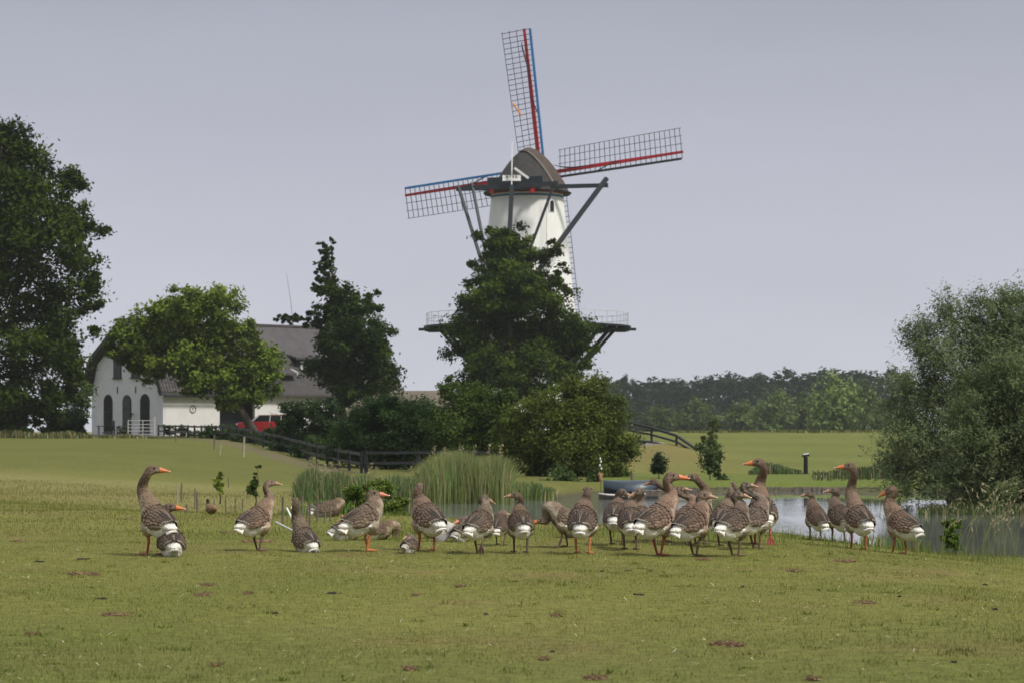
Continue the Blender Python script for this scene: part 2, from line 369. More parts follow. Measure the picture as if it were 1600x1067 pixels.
# bare strip along the foot of the dark fence
A = np.array([-25.2, 172.0]); B = np.array([-5.6, 90.0]); ab = B - A; tt = np.clip(((XX.ravel() - A[0]) * ab[0] + (YY.ravel() - A[1]) * ab[1]) / (ab @ ab), 0, 1)
dd = np.hypot(XX.ravel() - A[0] - tt * ab[0] + .7, YY.ravel() - A[1] - tt * ab[1]); w = np.clip(1.3 - dd, 0, 1)[:, None] * .8; gc = gc * (1 - w) + np.array([.13, .105, .075]) * w
ground = bpy.data.objects.new('ground', fast_mesh('ground', V, F, M_['ground'], gc, True)); put(ground); tag(ground, kind='structure', label='grassy meadow with worn patches around the pond')
mb = MB(); mb.add([(-6, 14, WATER), (62, 5, WATER), (62, 80, WATER), (-6, 80, WATER)], [(0, 1, 2, 3)])
tag(mb.build('pond_water', M_['water'], fix=False), kind='structure', label='calm pond reflecting the pale sky')

# ------------------------------------------------------------------ blades of grass
def blades(name, x, y, h, w, col, lean=.5, m=None, label=None, z=None, base=-.01, seg=1, cat=None, kind='stuff'):
    n = len(x); z = gz(x, y) if z is None else z
    a = rng.uniform(0, 2 * PI, n); ln = rng.normal(0, lean, n) * h; la = rng.uniform(0, 2 * PI, n)
    dx, dy = np.cos(a) * w / 2, np.sin(a) * w / 2
    b = np.stack([x, y, z + base], 1); side = np.stack([dx, dy, 0 * dx], 1); lv = np.stack([np.cos(la) * ln, np.sin(la) * ln, 0 * ln], 1); up = np.stack([0 * h, 0 * h, h], 1)
    if seg == 1:
        V = np.stack([b - side, b + side, b + lv + up], 1).reshape(-1, 3); F = np.arange(n * 3).reshape(-1, 3); C = np.repeat(col, 3, 0)
    else:
        q = [b - side, b + side, b + up * .45 + lv * .25 - side * .9, b + up * .45 + lv * .25 + side * .9, b + up * .8 + lv * .65 - side * .55, b + up * .8 + lv * .65 + side * .55, b + up * (1 - .12 * np.abs(ln / (h + 1e-6)))[:, None] + lv * 1.15]
        V = np.stack(q, 1).reshape(-1, 3); k = np.arange(n)[:, None] * 7
        F = np.concatenate([k + np.array([[0, 1, 3]]), k + np.array([[0, 3, 2]]), k + np.array([[2, 3, 5]]), k + np.array([[2, 5, 4]]), k + np.array([[4, 5, 6]])]); C = np.repeat(col, 7, 0)
    o = bpy.data.objects.new(name, fast_mesh(name, V, F, m or M_['needle'], C)); put(o); tag(o, label, cat, kind=kind); return o
def rand_col(base, n, v=.25, hv=.12):
    c = np.array(base)[None] * (1 + rng.uniform(-v, v, (n, 1))); c = c * (1 + rng.normal(0, hv, (n, 3)) * np.array([1, .5, 1])); return np.clip(c, .004, 1)
def lawn_pts(n, d0, d1, margin, power=1.0):
    d = d0 + (d1 - d0) * rng.random(n) ** power; px = rng.uniform(-margin, 1600 + margin, n); x = (px - 800) / FPX * d; return x, d
x, y = lawn_pts(290000, 9.2, 27, 330, .85)
k = pond_sd(x, y) > .3; x, y = x[k], y[k]; n = len(x)
c = grass_col(x, y) * (1 + rng.uniform(-.18, .24, (n, 1))); dry = rng.random(n) < .055; c[dry] = np.array([.30, .26, .13]) * (1 + rng.uniform(-.3, .3, (dry.sum(), 1)))
h = rng.uniform(.008, .026, n) * (0.75 + .8 * fbm(x, y, .8, 21)); 
blades('lawn_grass', x, y, h, rng.uniform(.004, .008, n), c, .7, label='short cropped turf of the foreground with dry blades')
x = rng.uniform(-14, 9, 150000); y = rng.uniform(25, 66, 150000); k = (pond_sd(x, y) > .15) & (np.abs(x) < y * .26 + 1.5); x, y = x[k], y[k]; n = len(x)
c = grass_col(x, y) * (1 + rng.uniform(-.3, .4, (n, 1))); rough = (y > 45)
h = rng.uniform(.02, .06, n) * np.where(rough & (x < -2.5), 1.7, 1.0) * (1 - .75 * sst((y - 54) / 11))
blades('meadow_grass', x, y, h, rng.uniform(.008, .016, n), c, .5, label='rough pale grass of the meadow behind the geese')
# longer tufts and weeds
x, y = lawn_pts(9000, 9.2, 25, 300); tuftn = fbm(x, y, 1.1, 31); k = tuftn > .50; x, y = x[k], y[k]; n = len(x)
c = grass_col(x, y) * rng.uniform(.9, 1.5, (n, 1)); blades('long_grass', x, y, rng.uniform(.03, .065, n), rng.uniform(.003, .005, n), c, .8, label='thin longer blades standing out of the turf', seg=2)
# straw litter
n = 1500; x, y = lawn_pts(n, 9.5, 25, 250); a = rng.uniform(0, 2 * PI, n); L = rng.uniform(.01, .045, n); z = gz(x, y) + rng.uniform(.012, .03, n)
d = np.stack([np.cos(a) * L, np.sin(a) * L, rng.normal(0, .25, n) * L], 1); s_ = np.stack([-np.sin(a), np.cos(a), 0 * a], 1) * .003; b = np.stack([x, y, z], 1)
V = np.stack([b - s_, b + s_, b + d + s_ * .5, b + d - s_ * .5], 1).reshape(-1, 3)
o = bpy.data.objects.new('straw_litter', fast_mesh('straw_litter', V, np.arange(4 * n).reshape(-1, 4), M_['needle'], np.repeat(rand_col((.52, .46, .32), n, .3), 4, 0))); put(o); tag(o, 'pale straw and small dropped feathers scattered on the turf', kind='stuff')

# ------------------------------------------------------------------ trees
DENS, SIZ = 1.9, 1.22
def crown_mesh(name, lobes, nclump, nleaf, size, col, col2, aspect=.55, flat=.75, spread=.28, spray=0.0, shell=.45, seed=1, droop=0.0, clump_var=.3):
    r_ = np.random.default_rng(seed); Vs = []; Cs = []
    vol = np.array([max(l[1][0] * l[1][1] * l[1][2], 1e-6) ** (2 / 3.) for l in lobes]); vol = vol / vol.sum()
    ends = []; medr = float(np.median([min(l[1]) for l in lobes])) * .8
    for lb_, v in zip(lobes, vol):
        c, r = lb_[0], lb_[1]
        r = np.array(r); c = np.array(c); ls = float(np.clip(r.min() / medr, .3, 1)) if len(lb_) < 3 else lb_[2]; k = 0; k = max(4, int(nclump * v / max(.45, ls))) if len(lb_) < 3 else 34
        dr = r_.normal(size=(k, 3)); dr /= np.linalg.norm(dr, axis=1)[:, None]
        rad = r_.random(k)[:, None] ** shell * r_.uniform(.86, 1.14, (k, 1))
        cc = c + dr * rad * r; ends.append(cc)
        cr = spread * r.min() * r_.uniform(.55, 1.35, k) * (1 if len(lb_) < 3 else .45)
        ccol = (np.array(col)[None] + (np.array(col2) - np.array(col))[None] * r_.random((k, 1))) * (1 + r_.uniform(-clump_var, clump_var, (k, 1)))
        for i in range(k):
            m = max(4, int(nleaf * ls * r_.uniform(.6, 1.4)))
            if spray > 0:   # leaves strung along shoots that point up and outward
                ns = max(2, m // 14); p = []
                for _ in range(ns):
                    d0 = dr[i] * .8 + r_.normal(0, .45, 3) + np.array([0, 0, .9]); d0 /= np.linalg.norm(d0)
                    t = r_.random(m // ns) ; L = spray * r_.uniform(.6, 1.3); o_ = cc[i] + r_.normal(0, cr[i] * .55, 3)
                    q = o_ + d0 * (t[:, None] * L) + r_.normal(0, size * .6, (len(t), 3)); q[:, 2] -= droop * t ** 2 * L; p.append(q)
                P = np.concatenate(p)
            else:
                P = cc[i] + r_.normal(0, 1, (m, 3)) * np.array([cr[i], cr[i], cr[i] * flat]) * .62
            m = len(P)
            nrm = r_.normal(0, 1, (m, 3)) * .75 + dr[i] * .55 + np.array([0, 0, .65]); nrm /= np.linalg.norm(nrm, axis=1)[:, None]
            a = np.cross(nrm, r_.normal(0, 1, (m, 3))); a /= np.linalg.norm(a, axis=1)[:, None] + 1e-9; b_ = np.cross(nrm, a)
            s = (size * r_.uniform(.55, 1.35, m))[:, None]
            Vs.append(np.stack([P - a * s * .5, P + b_ * s * aspect * .5 - a * s * .05, P + a * s * .5, P - b_ * s * aspect * .5 - a * s * .05], 1).reshape(-1, 3))
            Cs.append(np.repeat(ccol[i][None] * (1 + r_.uniform(-.16, .2, (m, 1))), 4, 0))
    V = np.concatenate(Vs); C = np.clip(np.concatenate(Cs), .004, .9)
    return fast_mesh(name, V, np.arange(len(V)).reshape(-1, 4), M_['leaf'], C), np.concatenate(ends)
def wob(a, b, n, amp, r_):
    a = np.array(a, float); b = np.array(b, float); L = np.linalg.norm(b - a); out = []
    for i in range(n + 1):
        t = i / n; p = a + (b - a) * t
        if 0 < i < n: p = p + r_.normal(0, amp * L, 3)
        out.append(Vector(p))
    return out
def tree(name, base, lobes, label, cat='tree', trunk_r=.3, nclump=150, nleaf=60, size=.25, col=(.04, .07, .02), col2=(.06, .10, .025), group=None, seed=1, trunk_pts=None, limbs=40, root=None, trunk=True, **kw):
    """lobes: world-space (centre, radii). One Empty with trunk and crown."""
    r_ = np.random.default_rng(seed + 500)
    t = root or empty(name, base, 0, label, cat, group); off = Vector(base)
    L = [((Vector(q[0]) - off)[:],) + tuple(q[1:]) for q in lobes]
    nleaf = int(nleaf * DENS); size = size * SIZ; kw['spread'] = kw.get('spread', .28) * 1.22
    me, ends = crown_mesh('crown', L, nclump, nleaf, size, col, col2, seed=seed, **kw)
    cr = bpy.data.objects.new('crown', me); put(cr, t); cr['kind'] = 'stuff'
    if trunk:
        mb = MB(); top = max(L, key=lambda q: q[0][2])[0]
        pts = [Vector(p) - off for p in trunk_pts] if trunk_pts else wob((0, 0, -.2), (top[0], top[1], top[2]), 5, .02, r_)
        n = len(pts); mb.tube(pts, [trunk_r * (1 - .85 * i / (n - 1)) for i in range(n)], 9)
        mb.tube([pts[0], pts[0] + (pts[1] - pts[0]) * .12], [trunk_r * 1.5, trunk_r * .98], 9)
        for c, r in [q[:2] for q in L]:
            a = min(pts[1:-1] or pts, key=lambda p: (p - Vector(c)).length + (3 if p.z > c[2] else 0))
            mb.tube(wob(a, c, 4, .05, r_), [trunk_r * .38, trunk_r * .3, trunk_r * .22, trunk_r * .15, trunk_r * .08], 5)
        idx = r_.choice(len(ends), min(limbs, len(ends)), replace=False)
        for i in idx:
            e_ = ends[i]; c = min(L, key=lambda q: np.linalg.norm(np.array(q[0]) - e_))[0]
            mb.tube(wob(np.array(c), e_, 3, .07, r_), [trunk_r * .13, trunk_r * .09, trunk_r * .05, trunk_r * .02], 4)
        mb.build('trunk', M_['bark'], t, smooth=True, fix=False)
    return t
def LB(d, items, depth=1.0, seed=3):
    """lobes from (px, py, rx, rz[, dy]) at distance d"""
    r_ = random.Random(seed); out = []
    for it in items:
        px, py, rx, rz = it[:4]; dy = it[4] if len(it) > 4 else r_.uniform(-.6, .6) * rx / FPX * d
        s = d / FPX; out.append((W(px, py, d + dy), (rx * s, rx * s * depth, rz * s)) + ((it[5],) if len(it) > 5 else ()))
    return out
DK = (.018, .034, .004); DK2 = (.05, .078, .009)
# the big dark tree at the left edge
tree('lime_tree', W(36, 680, 150), LB(150, [(0, 215, 46, 46), (-50, 240, 60, 60), (25, 655, 70, 28), (72, 650, 34, 26), (-30, 640, 60, 40), (20, 235, 40, 55), (60, 290, 60, 60), (105, 300, 32, 45), (10, 330, 80, 80), (80, 380, 70, 60), (125, 390, 42, 50), (20, 450, 90, 80), (100, 470, 62, 55), (140, 480, 25, 45), (40, 540, 90, 60), (95, 555, 55, 45), (10, 610, 70, 50), (70, 620, 55, 38), (-70, 350, 90, 150), (-80, 540, 90, 110)], seed=1),
     'towering dark leafy tree at the far left, taller than the house', trunk_r=.32, nclump=520, nleaf=95, size=.24, col=DK, col2=(.058, .088, .010), seed=11, limbs=60, spread=.26)
tree('garden_tree', W(125, 682, 165), LB(165, [(125, 620, 22, 28), (124, 655, 13, 24), (112, 600, 16, 18)]), 'thin pale-leaved small tree left of the gabled house', trunk_r=.1, nclump=45, nleaf=40, size=.2, col=(.07, .11, .03), col2=(.10, .15, .05), seed=12, limbs=14)
tree('clipped_hedge', W(106, 690, 158), LB(158, [(95, 662, 18, 20), (112, 662, 20, 22), (125, 668, 12, 16), (80, 672, 16, 14)]), 'dark rounded hedge between the big left tree and the house', 'hedge', trunk=False, nclump=90, nleaf=60, size=.18, col=(.012, .025, .01), col2=(.03, .05, .015), seed=13)
# light green tree before the house
tb = G(405, 690, 120); d2 = 152
tree('walnut_tree', W(405, 692, d2), LB(d2, [(200, 520, 34, 26), (188, 555, 26, 24), (290, 480, 48, 34), (340, 475, 35, 32), (240, 510, 48, 34), (210, 545, 40, 36), (300, 540, 62, 46), (365, 520, 32, 34), (400, 565, 40, 44), (250, 570, 42, 26), (330, 585, 55, 34), (380, 615, 38, 26), (300, 600, 28, 16), (350, 630, 20, 14), (408, 600, 26, 30)], seed=2),
     'spreading light green tree with leaning trunk in front of the white house', trunk_r=.32, nclump=480, nleaf=66, size=.22, col=(.085, .135, .017), col2=(.168, .222, .034), seed=21, limbs=70, spread=.24,
     trunk_pts=[W(407, 692, d2), W(385, 655, d2), W(368, 628, d2), W(350, 595, d2), W(325, 560, d2), W(300, 510, d2)])
# dark tree with a ragged leader
d3 = 165
tree('dark_spire_tree', W(548, 690, d3), LB(d3, [(511, 392, 15, 24, 0, .22), (506, 420, 20, 16, 0, .26), (512, 442, 24, 16, 0, .34), (514, 456, 28, 12), (540, 480, 48, 34), (585, 480, 16, 24), (500, 500, 40, 12), (452, 498, 27, 8, 0, .4), (545, 530, 62, 42), (590, 530, 25, 40), (520, 575, 48, 36), (580, 585, 45, 38), (610, 590, 18, 14), (550, 615, 45, 22)], seed=4),
     'dark tree with a ragged bare-tipped leader in front of the grey roof', trunk_r=.33, nclump=330, nleaf=62, size=.22, col=(.016, .034, .005), col2=(.045, .076, .011), seed=31, limbs=110, spread=.24)
# tall tree before the mill
d4 = 176
tree('tall_tree', W(797, 690, d4), LB(d4, [(775, 368, 26, 22), (800, 372, 22, 24), (760, 400, 34, 28), (810, 410, 48, 34), (860, 388, 15, 24), (875, 430, 18, 30), (790, 450, 66, 40), (850, 465, 42, 38), (745, 470, 28, 26), (770, 510, 66, 44), (860, 520, 62, 42), (730, 540, 36, 36), (905, 540, 26, 34), (800, 570, 78, 40), (880, 575, 42, 34), (745, 590, 38, 26), (820, 610, 55, 24)], seed=5),
     'tall dark tree standing directly in front of the windmill tower', trunk_r=.42, nclump=520, nleaf=80, size=.23, col=(.022, .044, .005), col2=(.072, .108, .012), seed=41, limbs=120, spread=.25,
     trunk_pts=[W(795, 690, d4), W(797, 640, d4), W(797, 580, d4), W(795, 500, d4), W(790, 440, d4), W(785, 370, d4)])
# bushes under the mill
def bush(px, py, d, items, label, col, col2, seed, ncl=110, nl=60, size=.088, name='bush', cat='bush', **kw):
    return tree(name, W(px, py, d), LB(d, items, seed=seed), label, cat, trunk_r=.09, nclump=ncl, nleaf=nl, size=size, col=col, col2=col2, seed=seed, limbs=30, **kw)
OL = (.066, .096, .016); OL2 = (.13, .16, .034)
bush(900, 765, 84, [(860, 640, 45, 34), (905, 620, 48, 36), (935, 650, 44, 44), (960, 690, 38, 44), (900, 690, 66, 52), (840, 690, 50, 46), (870, 735, 50, 28), (940, 735, 46, 24), (975, 700, 22, 20), (800, 700, 30, 50), (806, 655, 26, 24)], 'wide olive green bush at the foot of the tall tree, beside the moored boats', OL, OL2, 51, 540, 74)
bush(720, 745, 93, [(735, 640, 40, 40), (700, 605, 16, 24), (770, 660, 40, 44), (700, 670, 40, 34), (745, 700, 50, 34), (790, 625, 18, 24)], 'mid green bush with thin upright twigs left of the tall trunk', (.035, .065, .012), (.08, .12, .025), 52, 380, 70)
bush(600, 742, 98, [(590, 650, 50, 32), (640, 650, 50, 30), (675, 650, 32, 28), (560, 690, 46, 40), (620, 695, 60, 42), (680, 700, 50, 40), (600, 628, 26, 12)], 'broad dark green bush in front of the low thatched roof', (.018, .042, .012), (.042, .075, .022), 53, 500, 74)
bush(490, 732, 116, [(470, 648, 40, 24), (505, 655, 36, 30), (450, 700, 30, 18), (500, 695, 44, 34), (540, 710, 36, 24), (440, 665, 18, 12)], 'dark spreading shrub with white wall showing through its leaves', (.02, .04, .016), (.045, .072, .022), 54, 260, 66, size=.11, spread=.22)
bush(420, 700, 150, [(395, 690, 26, 12), (430, 690, 30, 16), (460, 705, 30, 12), (448, 676, 20, 11), (350, 680, 16, 9)], 'low loose shrubs at the foot of the leaning trunk, before the red car', (.03, .055, .012), (.06, .09, .02), 55, 190, 60)
bush(300, 685, 165, [(262, 672, 14, 8), (285, 674, 16, 9), (310, 680, 18, 9), (340, 685, 18, 8), (365, 690, 16, 8)], 'rose hedge with white blossoms along the dark fence', (.02, .04, .012), (.04, .07, .02), 56, 120, 46, name='rose_hedge', cat='hedge')
for i, (px, d, rad_, hh, lab) in enumerate(((352, 143, 1.3, .9, 'low dark shrub behind the fence below the white side wall'), (382, 137, 1.4, .55, 'low shrub behind the fence under the leaning trunk'), (412, 131, 1.5, .75, 'shrub behind the fence that hides the wheels of the red car'),
        (448, 126, 1.4, 1.2, 'dark shrub behind the fence, right of the red car'), (482, 117, 1.6, 1.6, 'dark shrub behind the fence below the dark spreading shrub'), (520, 109, 1.5, 1.5, 'dark shrub behind the lowest stretch of the fence'))):
    x_ = (px - 800) / FPX * d; z_ = gz1(x_, d)
    tree('bush', (x_, d, z_), [((x_, d, z_ + hh * .45), (rad_, rad_ * .8, hh * .55)), ((x_ - rad_ * .6, d + .2, z_ + hh * .3), (rad_ * .7, rad_ * .7, hh * .4)), ((x_ + rad_ * .7, d, z_ + hh * .35), (rad_ * .7, rad_ * .6, hh * .45))], lab, 'bush', trunk_r=.05, nclump=70, nleaf=42, size=.13, col=(.02, .042, .010), col2=(.05, .08, .02), seed=150 + i, limbs=8)
# wind-swept willows on the right
DENS, SIZ = 1.75, 1.1
WL = (.10, .135, .052); WL2 = (.20, .245, .125)
dW = 64
tree('willow_tree', W(1490, 800, dW), LB(dW, [(1490, 500, 32, 36), (1440, 555, 36, 44), (1500, 560, 60, 60), (1570, 520, 60, 50), (1560, 478, 34, 22), (1600, 490, 45, 36), (1425, 620, 42, 52), (1490, 640, 70, 70), (1420, 690, 44, 44), (1470, 720, 66, 46), (1400, 735, 26, 26), (1440, 765, 40, 24), (1580, 600, 70, 80), (1660, 560, 80, 120), (1720, 660, 90, 120)], seed=6, depth=.9),
     'large silvery green willow leaning over the pond at the right', trunk_r=.3, nclump=760, nleaf=118, size=.088, aspect=.3, clump_var=.18, col=WL, col2=WL2, seed=61, limbs=120, spread=.30, shell=.55, spray=.5, droop=.2)
dW2 = 57
tree('willow_bush', W(1570, 806, dW2), LB(dW2, [(1530, 640, 44, 44), (1580, 600, 46, 46), (1600, 650, 60, 60), (1520, 700, 46, 50), (1580, 720, 66, 60), (1505, 755, 34, 36), (1560, 775, 56, 24), (1640, 760, 60, 40), (1660, 660, 60, 80)], seed=7),
     'nearer rounded willow bush at the right edge above dark water', trunk_r=.2, nclump=520, nleaf=120, size=.08, aspect=.3, clump_var=.18, col=(.085, .12, .042), col2=(.175, .21, .10), seed=62, limbs=80, spread=.30, shell=.55, spray=.42, droop=.15)
# poplars in the distance
DENS, SIZ = .95, 1.15
variants = []
for v in range(5):
    r_ = random.Random(70 + v); items = [((r_.uniform(-.6, .6), r_.uniform(-.6, .6), 1.8 + 2.4 * i), (2.7 + .4 * math.sin(i * .9 + v) - .16 * i, 2.5 - .14 * i, 2.3)) for i in range(7)]
    t = tree('poplar_tree', (0, 0, 0), items, 'tall bluish poplar in the far tree line behind the dike', 'tree', trunk_r=.25, nclump=50, nleaf=27, size=.9, col=(.012, .026, .014), col2=(.028, .05, .024), seed=70 + v, limbs=6, group='poplars of the far tree line', spread=.35)
    variants.append(t)
r_ = random.Random(5); k = 0
for row, (d, n) in enumerate(((640, 44), (668, 44))):
    for i in range(n):
        px = 925 + (500 / n) * (i + r_.uniform(-.3, .3) + .5 * row); top = 592 - 14 * sst((px - 1000) / 300.0) + r_.uniform(-6, 6)
        if top > 596 and r_.random() < .2: continue
        o = variants[k] if k < 5 else copy_tree(variants[r_.randrange(5)]); k += 1
        d_ = d + r_.uniform(-8, 8); z0 = gz1((px - 800) / FPX * d_, d_); H = EYE + (HOR - top) / FPX * d_ - z0
        o.location = ((px - 800) / FPX * d_, d_, z0); s = H / 18.6; o.scale = (s * r_.uniform(1.1, 1.6),) * 2 + (s,); o.rotation_euler = (0, 0, r_.uniform(0, 6))
for i, (px, py, rx, rz, d, cc, lab) in enumerate((
    (1030, 672, 24, 22, 420, 1.0, 'dark rounded tree just right of the footbridge bushes, before the poplars'),
    (1085, 672, 36, 28, 430, 1.2, 'rounded grey-green tree behind the dike, above the footbridge rail'),
    (1160, 672, 26, 26, 440, 1.3, 'rounded pale tree behind the dike, left of the broad silvery one'),
    (1210, 672, 36, 38, 430, 1.5, 'broad silvery tree in the middle of the dike skyline'),
    (1258, 672, 20, 32, 440, 1.1, 'narrow grey tree between the silvery tree and the big green tree'),
    (1305, 672, 40, 50, 340, 1.9, 'largest, fresh green round tree on the dike skyline'),
    (1352, 672, 24, 46, 400, 1.3, 'dull green tree to the right of the largest round tree'),
    (1382, 674, 22, 26, 380, 1.2, 'small dark tree on the dike skyline beside the willow'))):
    c1 = (.055 * cc, .08 * cc, .026 * cc); c2 = (.10 * cc, .135 * cc, .04 * cc)
    tree('round_tree', W(px, py + 4, d), LB(d, [(px, py - rz * .8, rx * .95, rz * .75), (px - rx * .5, py - rz * .5, rx * .6, rz * .6), (px + rx * .5, py - rz * .55, rx * .6, rz * .6), (px, py - rz * 1.35, rx * .6, rz * .5), (px - rx * .2, py - rz * .2, rx * .9, rz * .3)], seed=80 + i),
         lab, trunk_r=.25, nclump=110, nleaf=42, size=.5, col=c1, col2=c2, seed=80 + i, limbs=8, spread=.33)
# small plants round the pond
DENS, SIZ = 1.6, 1.15
def sm(px, py, d, items, label, col, col2, seed, name='shrub', cat='shrub', ncl=50, nl=40, size=.07, base=None, **kw):
    return tree(name, base or W(px, py, d), LB(d, items, seed=seed), label, cat, trunk_r=.00035 * d, nclump=ncl, nleaf=nl, size=size, col=col, col2=col2, seed=seed, limbs=16, **kw)
g_ = G(1110, 760, 76); dd_ = g_.y
sm(1110, 756, 78, [(1112, 715, 20, 20), (1106, 698, 15, 16), (1118, 730, 16, 12)], 'slender young tree with hazy foliage on the pond bank', (.07, .10, .035), (.11, .15, .055), 91, 'young_tree', 'tree', 60, 42, .09)
sm(1112, 690, 120, [(1115, 670, 9, 18), (1112, 690, 8, 14)], 'feathery sapling in front of the mown dike field', (.08, .11, .035), (.12, .15, .05), 96, 'young_tree', 'tree', 24, 34, .12)
sm(1030, 748, 82, [(1030, 722, 12, 15), (1026, 730, 10, 10)], 'small round dark shrub on the brown slope below the footbridge', (.02, .04, .018), (.04, .065, .03), 92, ncl=40)
sm(1068, 765, 78, [(1062, 752, 14, 14), (1080, 755, 12, 12), (1130, 752, 14, 12), (1148, 756, 10, 8)], 'low green shrub at the water behind the geese', (.05, .08, .025), (.08, .12, .035), 93)
sm(344, 772, 52, [(342, 752, 7, 14), (344, 740, 4, 7), (345, 764, 6, 7)], 'bright yellow-green seedling shrub in the pale meadow', (.17, .22, .03), (.25, .30, .05), 94, ncl=24, size=.05)
sm(398, 778, 50, [(396, 764, 9, 12), (398, 745, 4, 14), (404, 728, 5, 3)], 'dark leafy sapling in the meadow just behind a goose', (.05, .09, .02), (.09, .14, .035), 95, ncl=28, size=.05)
sm(585, 815, 42, [(560, 770, 22, 12), (590, 765, 26, 16), (575, 790, 34, 14), (545, 790, 20, 12), (615, 790, 20, 14), (635, 805, 16, 10), (600, 805, 26, 10)], 'yellow-green leafy shrub at the pond corner behind the geese', (.085, .14, .022), (.15, .20, .04), 97, ncl=220, nl=46, size=.05)
sm(1030, 775, 77, [(880, 750, 26, 22), (850, 765, 24, 16), (910, 760, 18, 16), (925, 745, 14, 20)], 'low green bank plants between the reeds and the boats', (.045, .075, .025), (.09, .13, .04), 98, ncl=90, size=.08, base=W(885, 778, 77))
sm(1487, 862, 24.5, [(1485, 822, 12, 14), (1480, 840, 14, 12), (1492, 848, 12, 10), (1496, 818, 7, 7)], 'small fresh green weed at the crest beside the right-hand geese', (.07, .12, .02), (.12, .18, .035), 99, 'weed', 'weed', 60, 26, .03)
sm(365, 690, 160, [(190, 672, 7, 10), (185, 684, 9, 5)], 'scraggly pale shrub before the white gate', (.06, .08, .04), (.10, .12, .06), 100, ncl=20, size=.12, base=W(188, 690, 170))

# reeds and tall grass
def patch(pts, n, jit):
    q = np.array(pts, float); i = rng.integers(0, len(q) - 1, n); t = rng.random(n)[:, None]; p = q[i] * (1 - t) + q[i + 1] * t; return p[:, 0] + rng.normal(0, jit[0], n), p[:, 1] + rng.normal(0, jit[1], n)
def reed(name, pxs, d, n, h0, h1, w, col, label, jit=(.15, 1.0), hv=.2, lean=.2, plumes=0):
    """pxs: (px, top py) profile of the bed at distance d"""
    px = rng.uniform(pxs[0][0], pxs[-1][0], n); yy = d + rng.normal(0, jit[1], n); x = (px - 800) / FPX * yy
    top = np.interp(px, [p[0] for p in pxs], [p[1] for p in pxs]); g = gz(x, yy); g = np.maximum(g, WATER - .02)
    H = np.maximum((EYE + (HOR - top) / FPX * yy - g) * rng.uniform(1 - hv * 2, 1.04, n), .15)
    c = rand_col(col, n, .35, .15); dry = rng.random(n) < .2; c[dry] = rand_col((.30, .26, .14), dry.sum(), .3); c *= (.7 + .6 * vnoise(x * 1.0, yy * 0, 3.0, 4))[:, None]
    o = blades(name, x, yy, H, np.full(n, w) * rng.uniform(.6, 1.3, n), c, lean, label=label, z=g, seg=2)
    if plumes:
        k = rng.choice(n, plumes, replace=False); P = []; C = []
        for i in k:
            b = np.array([x[i], yy[i], g[i] + H[i] * 1.0]); m = 26; t = rng.random(m); q = b + np.stack([rng.normal(0, .03, m) + t * .05, rng.normal(0, .03, m), t * .25], 1)
            a = rng.normal(0, .022, (m, 3)); b2 = rng.normal(0, .012, (m, 3)); P.append(np.stack([q - a, q + b2, q + a, q - b2], 1).reshape(-1, 3)); C.append(np.repeat(rand_col((.30, .27, .15), m), 4, 0))
        V = np.concatenate(P); o2 = bpy.data.objects.new('plume', fast_mesh('plume', V, np.arange(len(V)).reshape(-1, 4), M_['needle'], np.concatenate(C))); put(o2, o); o2['kind'] = 'stuff'
reed('reed_bed', [(646, 756), (656, 726), (670, 716), (690, 704), (718, 699), (738, 707), (752, 712), (768, 706), (785, 709), (794, 722), (801, 752)], 65.3, 21000, 0, 0, .019, (.20, .25, .08), 'tall pale green reed bed standing at the pond edge', plumes=16)
reed('reeds', [(458, 760), (470, 735), (488, 724), (505, 738), (530, 730), (548, 741), (570, 733), (590, 744), (620, 736), (652, 742)], 60, 7500, 0, 0, .018, (.075, .125, .038), 'darker green reeds left of the pale reed bed', jit=(.1, 1.6), hv=.3, plumes=14)
reed('bank_grass', [(430, 800), (480, 778), (540, 775), (600, 785), (640, 800)], 45, 4500, 0, 0, .02, (.10, .17, .03), 'bright green grass around the old stakes', jit=(.1, 2.5), hv=.35)
reed('bank_reeds', [(805, 758), (840, 752), (870, 762)], 68, 900, 0, 0, .04, (.11, .17, .05), 'short green reeds beside the reed bed')
reed('terrace_grass', [(1170, 738), (1185, 718), (1215, 722), (1245, 732), (1252, 738)], 90, 900, 0, 0, .05, (.07, .12, .04), 'green tall grass left of the bollard on the terrace', jit=(.1, .6))
reed('shore_grass', [(1270, 742), (1310, 730), (1350, 726), (1400, 722), (1425, 740)], 84, 2400, 0, 0, .05, (.065, .10, .035), 'dark green tall grass between bollard and willow', jit=(.1, 2.2), hv=.3)
reed('iris_leaves', [(1345, 832), (1362, 822), (1385, 828), (1400, 818), (1420, 826), (1450, 836)], 25.6, 70, 0, 0, .022, (.13, .20, .03), 'broad iris blades growing at the crest below the right-hand goose', jit=(.05, .5), hv=.3, lean=.35)
x, y = patch([(-1.5, 25), (.6, 25.2), (2.2, 25.2), (5, 24)], 1500, (.1, .8)); n = len(x); blades('crest_grass', x, y, rng.uniform(.06, .17, n), np.full(n, .006), rand_col((.13, .18, .035), n, .3), .4, label='uncut grass fringe along the crest behind the geese', seg=2)
reed('sedge_bank', [(1435, 800), (1455, 782), (1500, 788), (1550, 780), (1620, 786), (1660, 790)], 55.6, 3500, 0, 0, .02, (.055, .085, .028), 'dark sedges on the bank at the foot of the willows', jit=(.1, .8), hv=.35, lean=.3)
reed('field_margin', [(-60, 672), (20, 668), (60, 675), (110, 670), (150, 678), (200, 676), (245, 681)], 148, 4200, 0, 0, .07, (.10, .115, .035), 'rough grass and weeds along the top of the slope under the big tree', jit=(.1, 1.5), hv=.35)
reed('dike_fringe', [(1060, 672), (1120, 670), (1180, 672.5), (1240, 669.5), (1300, 671), (1420, 669)], 154, 3800, 0, 0, .08, (.12, .14, .04), 'uncut grass fringe along the top of the dike', jit=(.1, 1.2), hv=.4)
